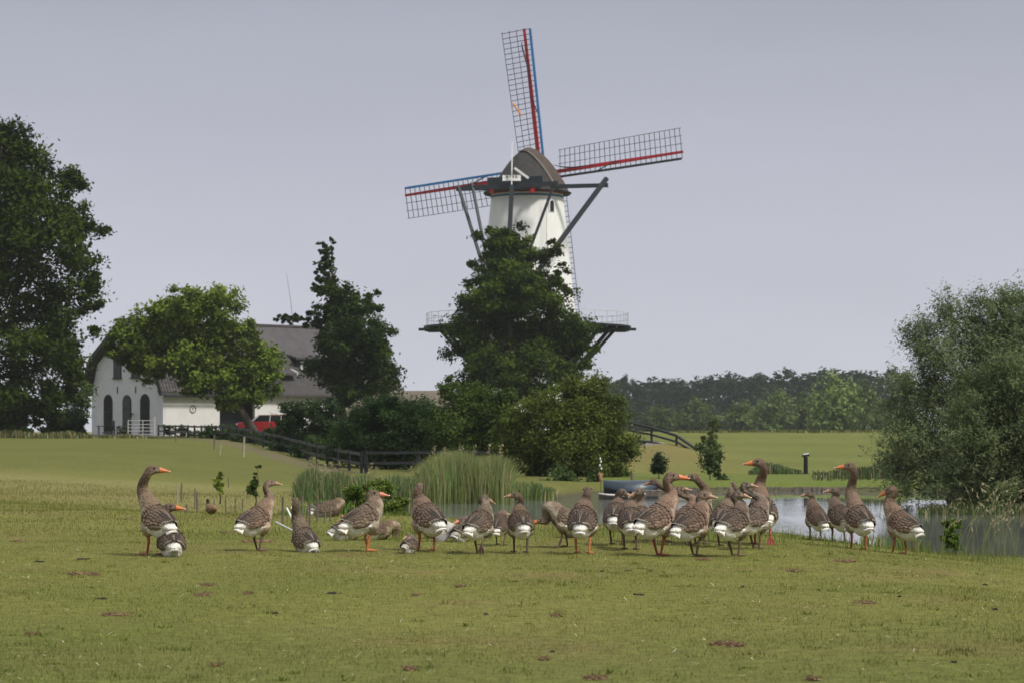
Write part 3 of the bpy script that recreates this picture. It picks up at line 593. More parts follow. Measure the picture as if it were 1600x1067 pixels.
# tufts and broad-leaved weeds in the lawn
xs_ = []; ys_ = []; hs_ = []
x, y = lawn_pts(380, 9.4, 24.5, 300)
for i in range(len(x)):
    m = rng.integers(10, 34); s_ = rng.uniform(.02, .06); xs_.append(x[i] + rng.normal(0, s_, m)); ys_.append(y[i] + rng.normal(0, s_, m)); hs_.append(rng.uniform(.012, .036, m) * rng.uniform(.6, 1.2))
x = np.concatenate(xs_); y = np.concatenate(ys_); h = np.concatenate(hs_); n = len(x); c = grass_col(x, y) * np.array([.85, 1.0, .8]) * rng.uniform(.8, 1.2, (n, 1))
blades('lawn_tufts', x, y, h, rng.uniform(.005, .012, n), c, .9, label='darker tufts and weeds dotted through the turf', seg=2)
# seeding stalks at the right
mb = MB(); r_ = random.Random(9); cs = []
heads = MB()
for i in range(30):
    px = r_.uniform(1470, 1600); b = Vector((0, 0, 0)); d = r_.uniform(22.5, 25.5); b = Vector(((px - 800) / FPX * d, d, 0)); b.z = gz1(b.x, b.y)
    H = r_.uniform(.4, 1.0) * (1 if i > 6 else 1.1); ln = r_.uniform(.1, .55) * H; hd = r_.choice((1, 1, 1, -.5)); pts = [b + Vector((hd * ln * t ** 1.8 + (.12 * H if t > .9 else 0) * hd, .1 * ln * t, H * (t - .28 * max(0, t - .6) ** 1.2 * 2))) for t in (0, .25, .5, .7, .85, 1)]
    mb.tube(pts, [.0035, .003, .0028, .0025, .002, .0015], 4)
    for j in range(r_.choice((6, 9, 12))):
        t = j / 12; p = pts[4].lerp(pts[5], t) if t > .3 else pts[3].lerp(pts[4], t * 3); q = Vector((r_.uniform(-.012, .012), r_.uniform(-.01, .01), r_.uniform(-.03, 0)))
        heads.tube([p, p + q * .6 + Vector((.004, 0, 0)), p + q * 1.3], [.002, .0055, .001], 4)
st = empty('seeding_grass', (5.1, 24, gz1(5.1, 24)), 0, 'arching dry seeding grass stalks against the dark water at the right edge', 'grass')
off = -Vector(st.location)
for m_, nm, mt in ((mb, 'stalk_bunch', mat('stalk', (.17, .19, .07), .8, .2)), (heads, 'seed_heads', mat('seed', (.40, .34, .22), .9, .2))):
    m_.v = [tuple(Vector(q) + off) for q in m_.v]; o = m_.build(nm, mt, st, fix=False); o['kind'] = 'stuff'
# ------------------------------------------------------------------ windmill
def ring_pts(n, f0=0): return [2 * PI * (i + f0) / n for i in range(n)]
MX, MY = 1.33, 210.0; mz = gz1(MX, MY)
mill = empty('windmill', (MX, MY, mz), 0, 'white tower windmill with brown cap, red and blue sails, standing behind the tall dark tree', 'windmill')
def L_(px, py, d): return W(px, py, d) - Vector((MX, MY, mz))
zt = EYE + (HOR - 303) / FPX * 210 - mz       # top of tower
mb = MB(); prof = []
for i in range(15):
    t = i / 14; prof.append((5.55 + (3.1 - 5.55) * (t ** .9), -.6 + (zt + .6) * t))
mb.lathe(prof, 64); mb.build('tower', M_['tower_wall'], mill, smooth=True)
mb = MB(); mb.lathe([(3.09, zt - .42), (3.17, zt - .42), (3.15, zt - .26), (3.07, zt - .26)], 64, closed=True); mb.build('band', M_['blue'], mill, smooth=True)
mb = MB(); mb.lathe([(3.05, zt - .12), (3.15, zt - .12), (3.15, zt + .06), (3.05, zt + .06)], 64, closed=True); tag(mb.build('band', M_['red'], mill, smooth=True), 'dull red ring under the cap')
# arched window of the tower: recess frame, dark opening, glazing bar
def arch(w, h, n=8): return [(-w / 2, 0), (w / 2, 0)] + [(w / 2 * math.cos(a), h - w / 2 + w / 2 * math.sin(a)) for a in [PI * i / n for i in range(n + 1)]]
def tower_window(px, py, w, h):
    z = L_(px, py + 9, 207)[2]; t = (z + .6) / (zt + .6); r = 5.55 + (3.1 - 5.55) * t ** .9
    a = math.asin(max(-1, min(1, ((px - 800) / FPX * 207 - MX) / r)))
    out = Vector((math.sin(a), -math.cos(a), 0)); al = Vector((math.cos(a), math.sin(a), 0)); o_ = Vector((0, 0, z)) + out * (r - .12)
    fn = lambda u, v, dp: o_ + al * u + Vector((0, 0, v)) + out * dp
    f = MB(); A1 = arch(w + .22, h + .11); 
    f.prism([(u, v - .05) for u, v in A1], fn, -.1, .17); fr = f.build('window', M_['white'], mill)
    f = MB(); f.prism(arch(w, h), fn, .12, .19); f.build('pane', M_['glass'], fr)
    f = MB(); f.prism([(-.02, 0), (.02, 0), (.02, h - .05), (-.02, h - .05)], fn, .19, .21); f.prism([(-w / 2, h * .45), (w / 2, h * .45), (w / 2, h * .5), (-w / 2, h * .5)], fn, .188, .208); f.build('glazing_bar', M_['slate'], fr)
tower_window(862, 321, .42, .95)
mb = MB(); mb.tube([L_(854, 312, 206.6), L_(854, 380, 206.2), L_(853, 470, 205.6)], .018, 4); mb.build('cable', M_['slate'], mill)
# cap: loft along its axis, rear end toward the viewer
th = R(18); ax = Vector((math.sin(th), math.cos(th), 0)); sx = Vector((math.cos(th), -math.sin(th), 0))
def cap_pt(a, u, v): return ax * a + sx * u + Vector((0, 0, zt + v))
CS = [(-3.75, 2.2, .95), (-3.2, 2.45, 1.7), (-2.3, 2.7, 2.6), (-1.1, 2.95, 3.6), (.2, 3.3, 4.05), (1.4, 3.4, 4.05), (2.6, 3.1, 3.7), (3.7, 2.5, 3.25)]
prof = [(1, 0), (.91, .19), (.77, .38), (.61, .57), (.44, .745), (.28, .88), (.12, .975), (0, 1)]; prof = prof + [(-u, v) for u, v in reversed(prof[:-1])]
def loft(cs, m, name, grow=0.0, par=None):
    mb = MB(); n = len(prof)
    for (a, w, h) in cs: mb.v += [tuple(cap_pt(a, u * (w + grow), v * (h + grow) - .02 * (grow > 0))) for u, v in prof]
    for i in range(len(cs) - 1):
        for k in range(n - 1): mb.f.append((i * n + k, i * n + k + 1, (i + 1) * n + k + 1, (i + 1) * n + k))
    mb.f.append(tuple(range(n))); mb.f.append(tuple((len(cs) - 1) * n + k for k in reversed(range(n))))
    return mb.build(name, m, par or mill, smooth=False)
cap = loft(CS[3:], M_['cap'], 'cap')
loft(CS[:4], M_['cap_dark'], 'cap_hip', par=cap)
s3 = CS[3]; e_ = MB(); 
for i in range(len(prof) - 1):
    p, q = prof[i], prof[i + 1]
    if i < 8: e_.beam(cap_pt(s3[0], p[0] * (s3[1] + .05), p[1] * (s3[2] + .05)), cap_pt(s3[0], q[0] * (s3[1] + .05), q[1] * (s3[2] + .05)), .42, .1, up=tuple(sx * p[0] + Vector((0, 0, p[1]))))
e_.build('hip_edging', M_['cap_edge'], cap)
mb = MB(); mb.lathe([(3.2, zt - .02), (3.75, zt - .1), (3.85, zt + .05), (3.3, zt + .3)], 40, closed=True); mb.build('skirt', M_['cap_dark'], cap)
mb = MB()   # planked rear box
for i in range(5): mb.beam(cap_pt(-3.7, -2.35, .2 + i * .2), cap_pt(-3.7, 2.55, .2 + i * .2), .12, .185)
mb.build('rear_boarding', M_['slate'], cap)
for px in (768, 832):
    f = MB(); p = L_(px, 298, 205.6); f.tube([p, p + Vector((0, .8, 0))], [.2, .2], 14); tag(f.build('beam_end', M_['red'], cap), 'round red painted beam end')
# number board with the year, the white pole across it
b0 = L_(799.5, 278, 205.0)
f = MB(); f.box(b0, (1.55, .06, .42)); bd = f.build('number_board', M_['white'], cap); f = MB(); f.box(b0 + Vector((0, -.05, -.25)), (1.6, .12, .07)); f.build('board_sill', M_['white'], bd)
cu = bpy.data.curves.new('year_lettering', 'FONT'); cu.body = '0 7 9 0'; cu.size = .33; cu.align_x = 'CENTER'; cu.align_y = 'CENTER'; cu.extrude = .01; cu.offset = .006
tmp = bpy.data.objects.new('tmp', cu); COL.objects.link(tmp); bpy.context.view_layer.update(); lm_ = bpy.data.meshes.new_from_object(tmp.evaluated_get(bpy.context.evaluated_depsgraph_get())); bpy.data.objects.remove(tmp)
lm_.materials.clear(); lm_.materials.append(M_['black']); to = bpy.data.objects.new('year_lettering', lm_); to.location = b0 + Vector((0, -.045, .05)); to.rotation_euler = (R(90), 0, 0); put(to, bd)
def beam_part(name, a, b, w, h, m, par=mill, **k): f = MB(); f.beam(a, b, w, h, **k); return f.build(name, m, par)
beam_part('cross_beam', L_(713, 296, 209), L_(950, 290, 206.5), .32, .34, M_['slate'])
beam_part('cross_beam', L_(731, 294, 206.0), L_(872, 287, 204.6), .32, .36, M_['slate'])
foot = L_(784, 500, 201.6)
beam_part('tail_pole', L_(800, 290, 204.7), L_(789, 500, 201.4), .34, .34, M_['slate'])
for (px, py, d, w) in ((948, 279, 206.6, .34), (716, 291, 209, .22), (737, 286, 206, .2), (868, 283, 204.8, .18)):
    beam_part('tail_brace', L_(px, py, d), foot + Vector((.3 * (1 if px > 800 else -1), 0, .4)), w, w, M_['slate'])
beam_part('signal_pole', L_(800.5, 222, 204.6), L_(799.5, 289, 204.6), .11, .11, M_['white'])
beam_part('signal_arm', L_(804, 263, 204.4), L_(826, 279, 204.2), .16, .2, M_['white'])
# stage
zs = EYE + (HOR - 510) / FPX * 210 - mz; RS = 9.0
nb = 32
stage = MB(); stage.lathe([(4.4, zs - .14), (RS, zs - .14), (RS, zs), (4.4, zs)], 64, closed=True); so = stage.build('stage', M_['black'], mill)
for i, a in enumerate(ring_pts(nb)):
    d_ = Vector((math.cos(a), math.sin(a), 0))
    beam_part('joist', d_ * 4.3 + Vector((0, 0, zs - .27)), d_ * (RS + (.45 if i % 2 == 0 else .1)) + Vector((0, 0, zs - .27)), .2, .24, M_['black'], so)
for a in ring_pts(24, .5):
    d_ = Vector((math.cos(a), math.sin(a), 0)); beam_part('strut', d_ * 4.7 + Vector((0, 0, zs - 3.6)), d_ * 7.6 + Vector((0, 0, zs - .36)), .24, .26, M_['black'], so)
ra = ring_pts(36); rp_ = [Vector((math.cos(a) * 8.75, math.sin(a) * 8.75, zs)) for a in ra]
rl = MB()
pm = None
for i, p in enumerate(rp_):
    if pm is None:
        f = MB(); f.beam((0, 0, 0), (0, 0, 1.12), .045, .045); pm = f.mesh('baluster', M_['metal'])
    o = bpy.data.objects.new('baluster', pm); o.location = p; put(o, so)
for hh in (1.08, .58):
    f = MB()
    for i in range(36): f.beam(rp_[i] + Vector((0, 0, hh)), rp_[(i + 1) % 36] + Vector((0, 0, hh)), .03, .035)
    f.build('handrail', M_['metal'], so)
# sails
hub = Vector((MX, MY, mz)) * 0 + (W(845, 272, 213.6) - Vector((MX, MY, mz)))
f = MB(); f.tube([hub - ax * 1.2, hub + ax * .9], [.45, .35], 12); f.build('windshaft', M_['slate'], mill)
bar_l = None
for s in range(4):
    ang = R(6.7 + 90 + 90 * s); rd = sx * math.cos(ang) + Vector((0, 0, 1)) * math.sin(ang); td = sx * (-math.sin(ang)) + Vector((0, 0, 1)) * math.cos(ang)   # td: the lattice side
    k = empty('sail', (0, 0, 0)); k.parent = mill
    nd = -ax; dist = (0, .22, .0, -.22)[s] * 0
    hb = hub + ax * (.25 if s % 2 else -.1)
    # local frame so that the alike bars share one mesh
    Mx = Matrix((tuple(rd), tuple(td), tuple(rd.cross(td)))).transposed().to_4x4(); Mx.translation = hb; k.matrix_local = Mx
    f = MB(); f.beam((0, 0, 0), (6.5, 0, 0), .30, .34, w2=.30, h2=.30); f.beam((6.5, 0, 0), (12.95, 0, 0), .30, .30, w2=.2, h2=.22); tag(f.build('stock', M_['red'], k))
    sgn = rd.cross(td).dot(-ax)
    if bar_l is None:
        f = MB(); f.beam((0, -.62, 0), (0, 2.12, 0), .045, .06); bar_l = f.mesh('bar', M_['lattice']); f = MB(); f.beam((0, -.62, 0), (0, 1.42, 0), .045, .06); bar_s = f.mesh('bar', M_['lattice'])
    tw = lambda r: R(20 - 16 * (r - 1.8) / 11) * sgn
    for i in range(25):
        r = 1.75 + i * .4625; o = bpy.data.objects.new('bar', bar_s if i in (5,) and s == 0 else bar_l); o.location = (r, 0, .12 * sgn); o.rotation_euler = (-tw(r), 0, 0); put(o, k)
    for t in (.72, 1.42, 2.1):
        f = MB(); pts = []
        for i in range(13):
            r = 1.6 + i * 11.4 / 12; a_ = tw(r); pts.append(Vector((r, t * math.cos(a_), -t * math.sin(a_) + .12 * sgn)))
        f.tube(pts, .03, 4); f.build('batten', M_['lattice'], k, fix=False)
    f = MB(); pts = []
    for i in range(13):
        r = 1.5 + i * 11.3 / 12; a_ = tw(r) + R(8) * sgn; t = -.62; pts.append(Vector((r, t * math.cos(a_), -t * math.sin(a_) + .12 * sgn)))
    for i in range(12): f.beam(pts[i], pts[i + 1], .19, .19)
    f.build('leading_board', M_['lattice'] if s == 3 else M_['blue'], k)
    if s in (0, 1, 3):   # furled sailcloth and its rope
        f = MB(); q = .26 * sgn
        f.tube([(11.8, .3, q), (11.2, .28, q), (9.6, .02, q), (8.3, 0, q), (7.4, .04, q)] if s == 0 else [(1.2, .6, q), (2.2, .25, q), (3.0, .12, q), (5, .03, q)], [.03, .08, .07, .05, .02] if s == 0 else [.02, .06, .06, .03], 6)
        f.tube([(4.2, -.62, q), (5.2, -.5, q), (6.6, 0, q), (7.2, .05, q)], [.03, .06, .05, .03], 6); f.build('furled_cloth', M_['lattice'], k, fix=False)
    if s == 0:
        f = MB(); f.tube([(6.7, 1.95, .2 * sgn), (6.3, 1.6, .22 * sgn), (5.7, 1.25, .2 * sgn), (5.2, 1.05, .2 * sgn)], [.02, .09, .1, .03], 6); tag(f.build('ribbon', M_['orange'], k, fix=False), 'orange cloth strip caught in the lattice')

# ------------------------------------------------------------------ white house
hu = Vector((.7071, -.7071, 0)); ht = Vector((.7071, .7071, 0)); HO = Vector((-29.0, 182.0, 0)); HO.z = .55
house = empty('white_house', HO, 0, 'white gabled farmhouse with grey tiled roof behind the light green tree', 'house')
def Hp(v, t, z): return hu * v + ht * t + Vector((0, 0, z))
HL = 23.0; ez, kz, az = 3.4, 5.85, 8.6     # eave, knee, apex above the base
g = [(-4.5, -.6), (4.5, -.6), (4.5, ez), (3.75, kz - .25), (0, az - .3), (-3.75, kz - .25), (-4.5, ez)]
mb = MB(); mb.prism(g, lambda u, v, d: Hp(u, d, v), 0, .3); mb.build('gable_wall', M_['gable_wall'], house)
mb = MB(); mb.prism(g, lambda u, v, d: Hp(u, d, v), HL - .3, HL); mb.build('gable_wall', M_['gable_wall'], house)
mb = MB(); mb.prism([(4.22, -.6), (4.497, -.6), (4.497, ez - .05), (4.22, ez - .05)], lambda u, v, d: Hp(u, d, v), .303, 5.3); tag(mb.build('side_wall', M_['white_wall'], house), 'plain white side wall with a round ornament')
mb = MB(); mb.prism([(3.0, -.6), (3.3, -.6), (3.3, ez + .2), (3.0, ez + .2)], lambda u, v, d: Hp(u, d, v), 5.3, 8.7); tag(mb.build('side_wall', M_['slate'], house), 'dark recessed wall')
mb = MB(); mb.prism([(4.22, -.6), (4.497, -.6), (4.497, ez - .05), (4.22, ez - .05)], lambda u, v, d: Hp(u, d, v), 8.7, HL); mb.build('side_wall', M_['white_wall'], house)
mb = MB(); mb.prism([(-4.5, -.6), (-4.2, -.6), (-4.2, ez), (-4.5, ez)], lambda u, v, d: Hp(u, d, v), .3, HL - .3); mb.build('side_wall', M_['white_wall'], house)
# roof: four slopes, each with its own thickness
ov = .55
for sg in (1, -1):
    for (a, b, nm) in (((5.05, ez - .22), (3.85, kz), 'roof'), ((3.85, kz), (0, az), 'roof')):
        pl = [(sg * a[0], a[1]), (sg * b[0], b[1]), (sg * b[0], b[1] + .16), (sg * a[0], a[1] + .16)]
        mb = MB(); mb.prism(pl, lambda u, v, d: Hp(u, d, v), -ov, HL + ov); o = mb.build(nm, M_['roof_far'] if nm == 'roof' and b[0] == 0 else M_['roof'], house)
# barge boards on the front gable
for sg in (1, -1):
    beam_part('barge_board', Hp(sg * 5.1, -ov - .05, ez - .25), Hp(sg * 3.9, -ov - .05, kz + .05), .12, .34, M_['black'], house)
    beam_part('barge_board', Hp(sg * 3.9, -ov - .05, kz + .05), Hp(0, -ov - .05, az + .1), .12, .34, M_['black'], house)
    beam_part('bracket', Hp(sg * 4.4, -ov + .1, ez + 1.2), Hp(sg * 3.7, -ov + .1, ez + 1.2), .1, .1, M_['black'], house)
# tile courses on the lower slope that shows in front
tm = MB(); n = 0
for row in range(8):
    s = (row + .5) / 8; v = 5.05 + (3.85 - 5.05) * s; z = ez - .22 + (kz - ez + .22) * s + .2
    for i in range(25):
        t = -.4 + i * .27
        if t > 6.3: break
        c = Hp(v, t, z); tm.beam(c + hu * .09 - Vector((0, 0, .155)), c - hu * .075 + Vector((0, 0, .155)), .2, .05, up=tuple(hu * .9 + Vector((0, 0, .44))))
o = tm.build('roof_tiles', M_['tile'], house); o['kind'] = 'stuff'
f = MB(); f.tube([Hp(0, -ov, az + .2), Hp(0, HL + ov, az + .2)], .13, 6); f.build('ridge_tiles', M_['tile'], house)
f = MB(); f.tube([Hp(5.12, -.3, ez - .3), Hp(5.12, 6.4, ez - .3)], .07, 6); f.build('gutter', M_['slate'], house)
# openings in the gable: frame, pane, sill, glazing bars
def opening(v, z, w, h, arched, name='window', face='gable', t=0, fm='black', gm='glass', proud=0.06, bars=(.55,), sill=True):
    if face == 'gable': fn = lambda a, b, d: Hp(v + a, -d, z + b)
    else: fn = lambda a, b, d: Hp(4.497 + d + proud - .06, t - a, z + b)
    out = arch(w + .16, h + .08) if arched else [(-w / 2 - .08, -.04), (w / 2 + .08, -.04), (w / 2 + .08, h + .08), (-w / 2 - .08, h + .08)]
    inn = arch(w, h) if arched else [(-w / 2, 0), (w / 2, 0), (w / 2, h), (-w / 2, h)]
    f = MB(); f.prism(out, fn, .003, .05); fr = f.build(name, M_[fm], house)
    f = MB(); f.prism(inn, fn, .05, .062); f.build('pane', M_[gm], fr)
    for q in bars: f = MB(); f.prism([(-w / 2, h * q - .03), (w / 2, h * q - .03), (w / 2, h * q + .03), (-w / 2, h * q + .03)], fn, .062, .085); f.build('glazing_bar', M_[fm], fr)
    if sill: f = MB(); f.prism([(-w / 2 - .14, -.12), (w / 2 + .14, -.12), (w / 2 + .14, -.04), (-w / 2 - .14, -.04)], fn, .003, .14); f.build('sill', M_['slate'], fr)
    return fr
M_['curtain'] = mat('curtained_glass', (.010, .008, .008), .5, .2, 3, spec=.15)
opening(-2.35, .45, .95, 2.75, True, gm='curtain'); dr = opening(.05, .1, .92, 3.05, True, 'door', bars=(.7,), sill=False); opening(2.3, .45, .98, 2.75, True, gm='curtain')
f = MB(); f.box(Hp(.35, -.1, 1.3), (.06, .12, .18)); f.build('handle', M_['metal'], dr)
opening(-1.15, 4.55, .85, 1.35, False, bars=(.5,)); opening(1.15, 4.55, .95, 1.55, False, bars=(.5,))
for v in (-3.9, -1.15, 1.15, 3.95): beam_part('wall_anchor', Hp(v, -.03, 3.35), Hp(v, -.03, 3.85), .07, .07, M_['black'], house)
f = MB(); f.tube([Hp(.95, -.02, 1.75), Hp(.95, -.25, 1.8)], .03, 5); f.box(Hp(.95, -.3, 1.72), (.16, .16, .3)); f.build('wall_lamp', M_['black'], house)
f = MB(); c = Hp(4.53, 2.75, 2.15)   # round wall ornament
for i in range(20):
    a, b = 2 * PI * i / 20, 2 * PI * (i + 1) / 20; f.beam(c + ht * .27 * math.cos(a) + Vector((0, 0, .27 * math.sin(a))), c + ht * .27 * math.cos(b) + Vector((0, 0, .27 * math.sin(b))), .04, .04)
f.beam(c + Vector((0, 0, .15)), c - Vector((0, 0, .1)), .03, .03); f.build('wall_ring', M_['slate'], house)
opening(0, .9, .7, 1.1, False, face='side', t=11.6, bars=(.5,)); opening(0, .9, .9, 1.1, False, face='side', t=16, bars=(.5,))
# dormers
def dormer(t0, t1, v0, z0, z1, rise, frontmat, openings):
    dm = MB(); dm.prism([(1.5, z0), (v0, z0), (v0, z1), (1.5, z1)], lambda u, v, d: Hp(u, d, v), t0, t1); d0 = dm.build('dormer', M_[frontmat], house)
    rf = MB(); rf.prism([(v0 + .45, z1 - .05), (v0 + .45, z1 + .12), (1.0, z1 + rise + .12), (1.0, z1 + rise - .05)], lambda u, v, d: Hp(u, d, v), t0 - .3, t1 + .3); rf.build('dormer_roof', M_['roof'], d0)
    beam_part('dormer_verge', Hp(v0 + .47, t1 + .34, z1 + .1), Hp(1.2, t1 + .34, z1 + rise + .1), .1, .22, M_['white'], d0)
    for (ta, w, za, zb) in openings:
        f = MB(); f.prism([(v0 + .003, za), (v0 + .07, za), (v0 + .07, zb), (v0 + .003, zb)], lambda u, v, d: Hp(u, d, v), ta, ta + w); f.build('casement', M_['pale_glass'], d0)
M_['pale_glass'] = mat('curtained_pane', (.50, .56, .56), .25, .15, 3, spec=.6)
dormer(8.6, 12.2, 4.5, 3.3, 4.85, 1.3, 'black', [(10.6, .55, 3.4, 4.7)])
dormer(13.1, 15.8, 4.1, 4.6, 6.1, .8, 'black', [(13.5, .55, 4.75, 5.95), (14.35, .6, 4.75, 5.95)])
# whip antenna behind the roof
p0 = W(459, 520, 196); p0.z = .55; an = empty('radio_mast', p0, 0, 'thin leaning whip antenna rising above the roof ridge', 'antenna')
f = MB(); f.tube([(0, 0, 0), (0, 0, 8.6)], .05, 5); f.build('mast', M_['slate'], an); f = MB(); f.tube([(0, 0, 8.6), (-.25, 0, 11), (-.6, 0, 13.3)], [.03, .02, .01], 4); f.build('whip', M_['slate'], an)
# low thatched shed behind the bushes
p0 = W(650, 680, 190); p0.z = .5; shed = empty('thatched_shed', p0, 0, 'low shed with mossy thatched roof rising behind the broad dark bush', 'shed')
f = MB(); f.box((0, 0, .9), (10.2, 4.6, 2.6)); f.build('wall', M_['white_wall'], shed)
f = MB(); f.prism([(-2.9, 1.7), (2.9, 1.7), (.15, 3.72), (-.15, 3.72)], lambda u, v, d: Vector((d, u, v)), -5.4, 5.4); f.build('roof', M_['thatch'], shed)
# white carport roof seen through the shrub
p0 = W(480, 680, 172); p0.z = .55; cp = empty('white_canopy', p0, 0, 'white sloping canopy behind the dark spreading shrub', 'canopy')
f = MB(); f.prism([(-2.6, 1.75), (2.8, 1.0), (2.8, 1.1), (-2.6, 1.9)], lambda u, v, d: Vector((u, d, v)), -1.2, 1.2); f.build('roof', M_['white'], cp)
for u in (-2.4, 2.5):
    for d in (-1, 1): f = MB(); f.tube([(u, d, -.4), (u, d, 1.75 if u < 0 else 1.0)], .05, 6); f.build('leg', M_['white'], cp)

# ------------------------------------------------------------------ red car
p0 = W(414, 680, 171); p0.z = gz1(p0.x, 171); car = empty('parked_car', p0, R(8), 'red estate car parked in front of the white house wall, behind the leaning trunk', 'car')
def side_prism(poly, y0, y1): f = MB(); f.prism(poly, lambda u, v, d: Vector((u, d, v)), y0, y1); return f
bodyp = [(-1.95, .35), (-2.0, .75), (-1.9, .95), (-.95, 1.0), (1.85, 1.0), (2.0, .9), (2.0, .38), (1.65, .3), (1.55, .55), (1.2, .62), (.9, .5), (.82, .3), (-.85, .3), (-.95, .5), (-1.25, .62), (-1.55, .52), (-1.65, .3)]
side_prism(bodyp, -.8, .8).build('body', M_['car'], car, bevel=.04)
cab = side_prism([(-.95, 1.0), (-.45, 1.42), (1.55, 1.45), (1.85, 1.0)], -.7, .7).build('cabin', M_['glass'], car, bevel=.03)
side_prism([(-.5, 1.42), (1.6, 1.45), (1.6, 1.51), (-.45, 1.48)], -.72, .72).build('roof', mat('car_roof', (.30, .15, .10), .4, .1), car)
for a, b in (((-.95, 1.0), (-.45, 1.44)), ((.3, 1.0), (.35, 1.45)), ((1.1, 1.0), (1.1, 1.46)), ((1.85, 1.0), (1.57, 1.46))):
    for yy in (-.71, .71): beam_part('window_pillar', (a[0], yy, a[1]), (b[0], yy, b[1]), .05, .07, M_['white'], car)
for x_ in (-1.25, 1.22):
    for yy in (-.78, .78):
        w_ = MB(); w_.tube([(x_, yy - .09, .33), (x_, yy + .09, .33)], [.33, .33], 18); wo_ = w_.build('wheel', M_['rubber'], car); w_ = MB(); sg = -1 if yy < 0 else 1; w_.tube([(x_, yy + .09 * sg, .33), (x_, yy + .1 * sg, .33)], [.18, .16], 12); w_.build('rim', M_['metal'], wo_)
for yy in (-.55, .55):
    f = MB(); f.tube([(-1.97, yy, .78), (-2.03, yy, .78)], [.11, .1], 12); f.build('headlight', M_['metal'], car)
f = MB(); f.box((-2.03, 0, .45), (.1, 1.55, .12)); f.build('bumper', M_['metal'], car); f = MB(); f.box((2.04, 0, .45), (.1, 1.55, .12)); f.build('bumper', M_['metal'], car)

# ------------------------------------------------------------------ gate, table, chair at the house
p0 = W(221, 680, 176); p0.z = gz1(p0.x, 176)
gate = empty('field_gate', p0, 0, 'pale metal field gate between the gable door and the dark fence', 'gate')
for h_ in (.12, .36, .6, .84, 1.12): beam_part('rail', (-.95, 0, h_), (.95, 0, h_), .05, .05, M_['metal'], gate)
for u in (-.97, .1, .97): beam_part('upright', (u, 0, 0), (u, 0, 1.15 if u < .9 else 1.4), .06 if u < .9 else .11, .06, M_['metal'], gate)
p0 = W(166, 680, 176); p0.z = gz1(p0.x, 176)
tbl = empty('garden_table', p0, 0, 'dark garden table under the left arched window of the gable', 'table')
f = MB(); f.box((0, 0, .72), (1.3, .7, .05)); f.build('table_top', M_['black'], tbl)
for u in (-.55, .55):
    for v in (-.28, .28): beam_part('leg', (u, v, -.05), (u, v, .7), .05, .05, M_['black'], tbl)
p0 = W(181, 680, 176); p0.z = gz1(p0.x, 176)
ch = empty('garden_chair', p0, R(70), 'black garden chair at the end of the table by the arched door', 'chair')
f = MB(); f.box((0, 0, .45), (.5, .5, .05)); f.build('seat', M_['black'], ch); f = MB(); f.box((0, .25, .8), (.5, .05, .65)); f.build('backrest', M_['black'], ch)
for u in (-.22, .22):
    for v in (-.22, .22): beam_part('leg', (u, v, -.05), (u, v, .44), .05, .05, M_['black'], ch)

# ------------------------------------------------------------------ fences
def fence(name, pts_, step, hgt, label, m='black', rails=(.35, .85), pw=.14, rw=.05, rh=.16, skip=0):
    """posts along a polyline on the ground; each post and rail is a part"""
    P = [Vector((p[0], p[1], 0)) for p in pts_]; q = []
    for i in range(len(P) - 1):
        n = max(1, int((P[i + 1] - P[i]).length / step)); q += [P[i].lerp(P[i + 1], j / n) for j in range(n)]
    q.append(P[-1])
    for p in q: p.z = gz1(p.x, p.y)
    r = empty(name, q[0], 0, label, 'fence'); q = [p - Vector(r.location) for p in q]; pm_ = None
    for p in q:
        if pm_ is None: f = MB(); f.beam((0, 0, -.15), (0, 0, hgt), pw, pw); pm_ = f.mesh('post', M_[m])
        o = bpy.data.objects.new('post', pm_); o.location = p; put(o, r)
    for i in range(len(q) - 1):
        for h_ in rails: beam_part('rail', q[i] + Vector((0, -pw / 2 - rw / 2, h_ * hgt)), q[i + 1] + Vector((0, -pw / 2 - rw / 2, h_ * hgt)), rw, rh, M_[m], r)
    return r
fence('board_fence', [(-25.0, 171.0), (-17.5, 143), (-11, 116), (-5.6, 90)], 3.1, .8, 'long black board fence running down the slope from the gate to the reeds', rails=(.42, .88), rh=.11, pw=.11)
fence('board_fence', [(-5.4, 89.5), (-3.5, 90), (-.5, 92)], 2.2, .85, 'short black rail fence behind the reeds at the foot of the bushes', rails=(.45, .9), rh=.1)
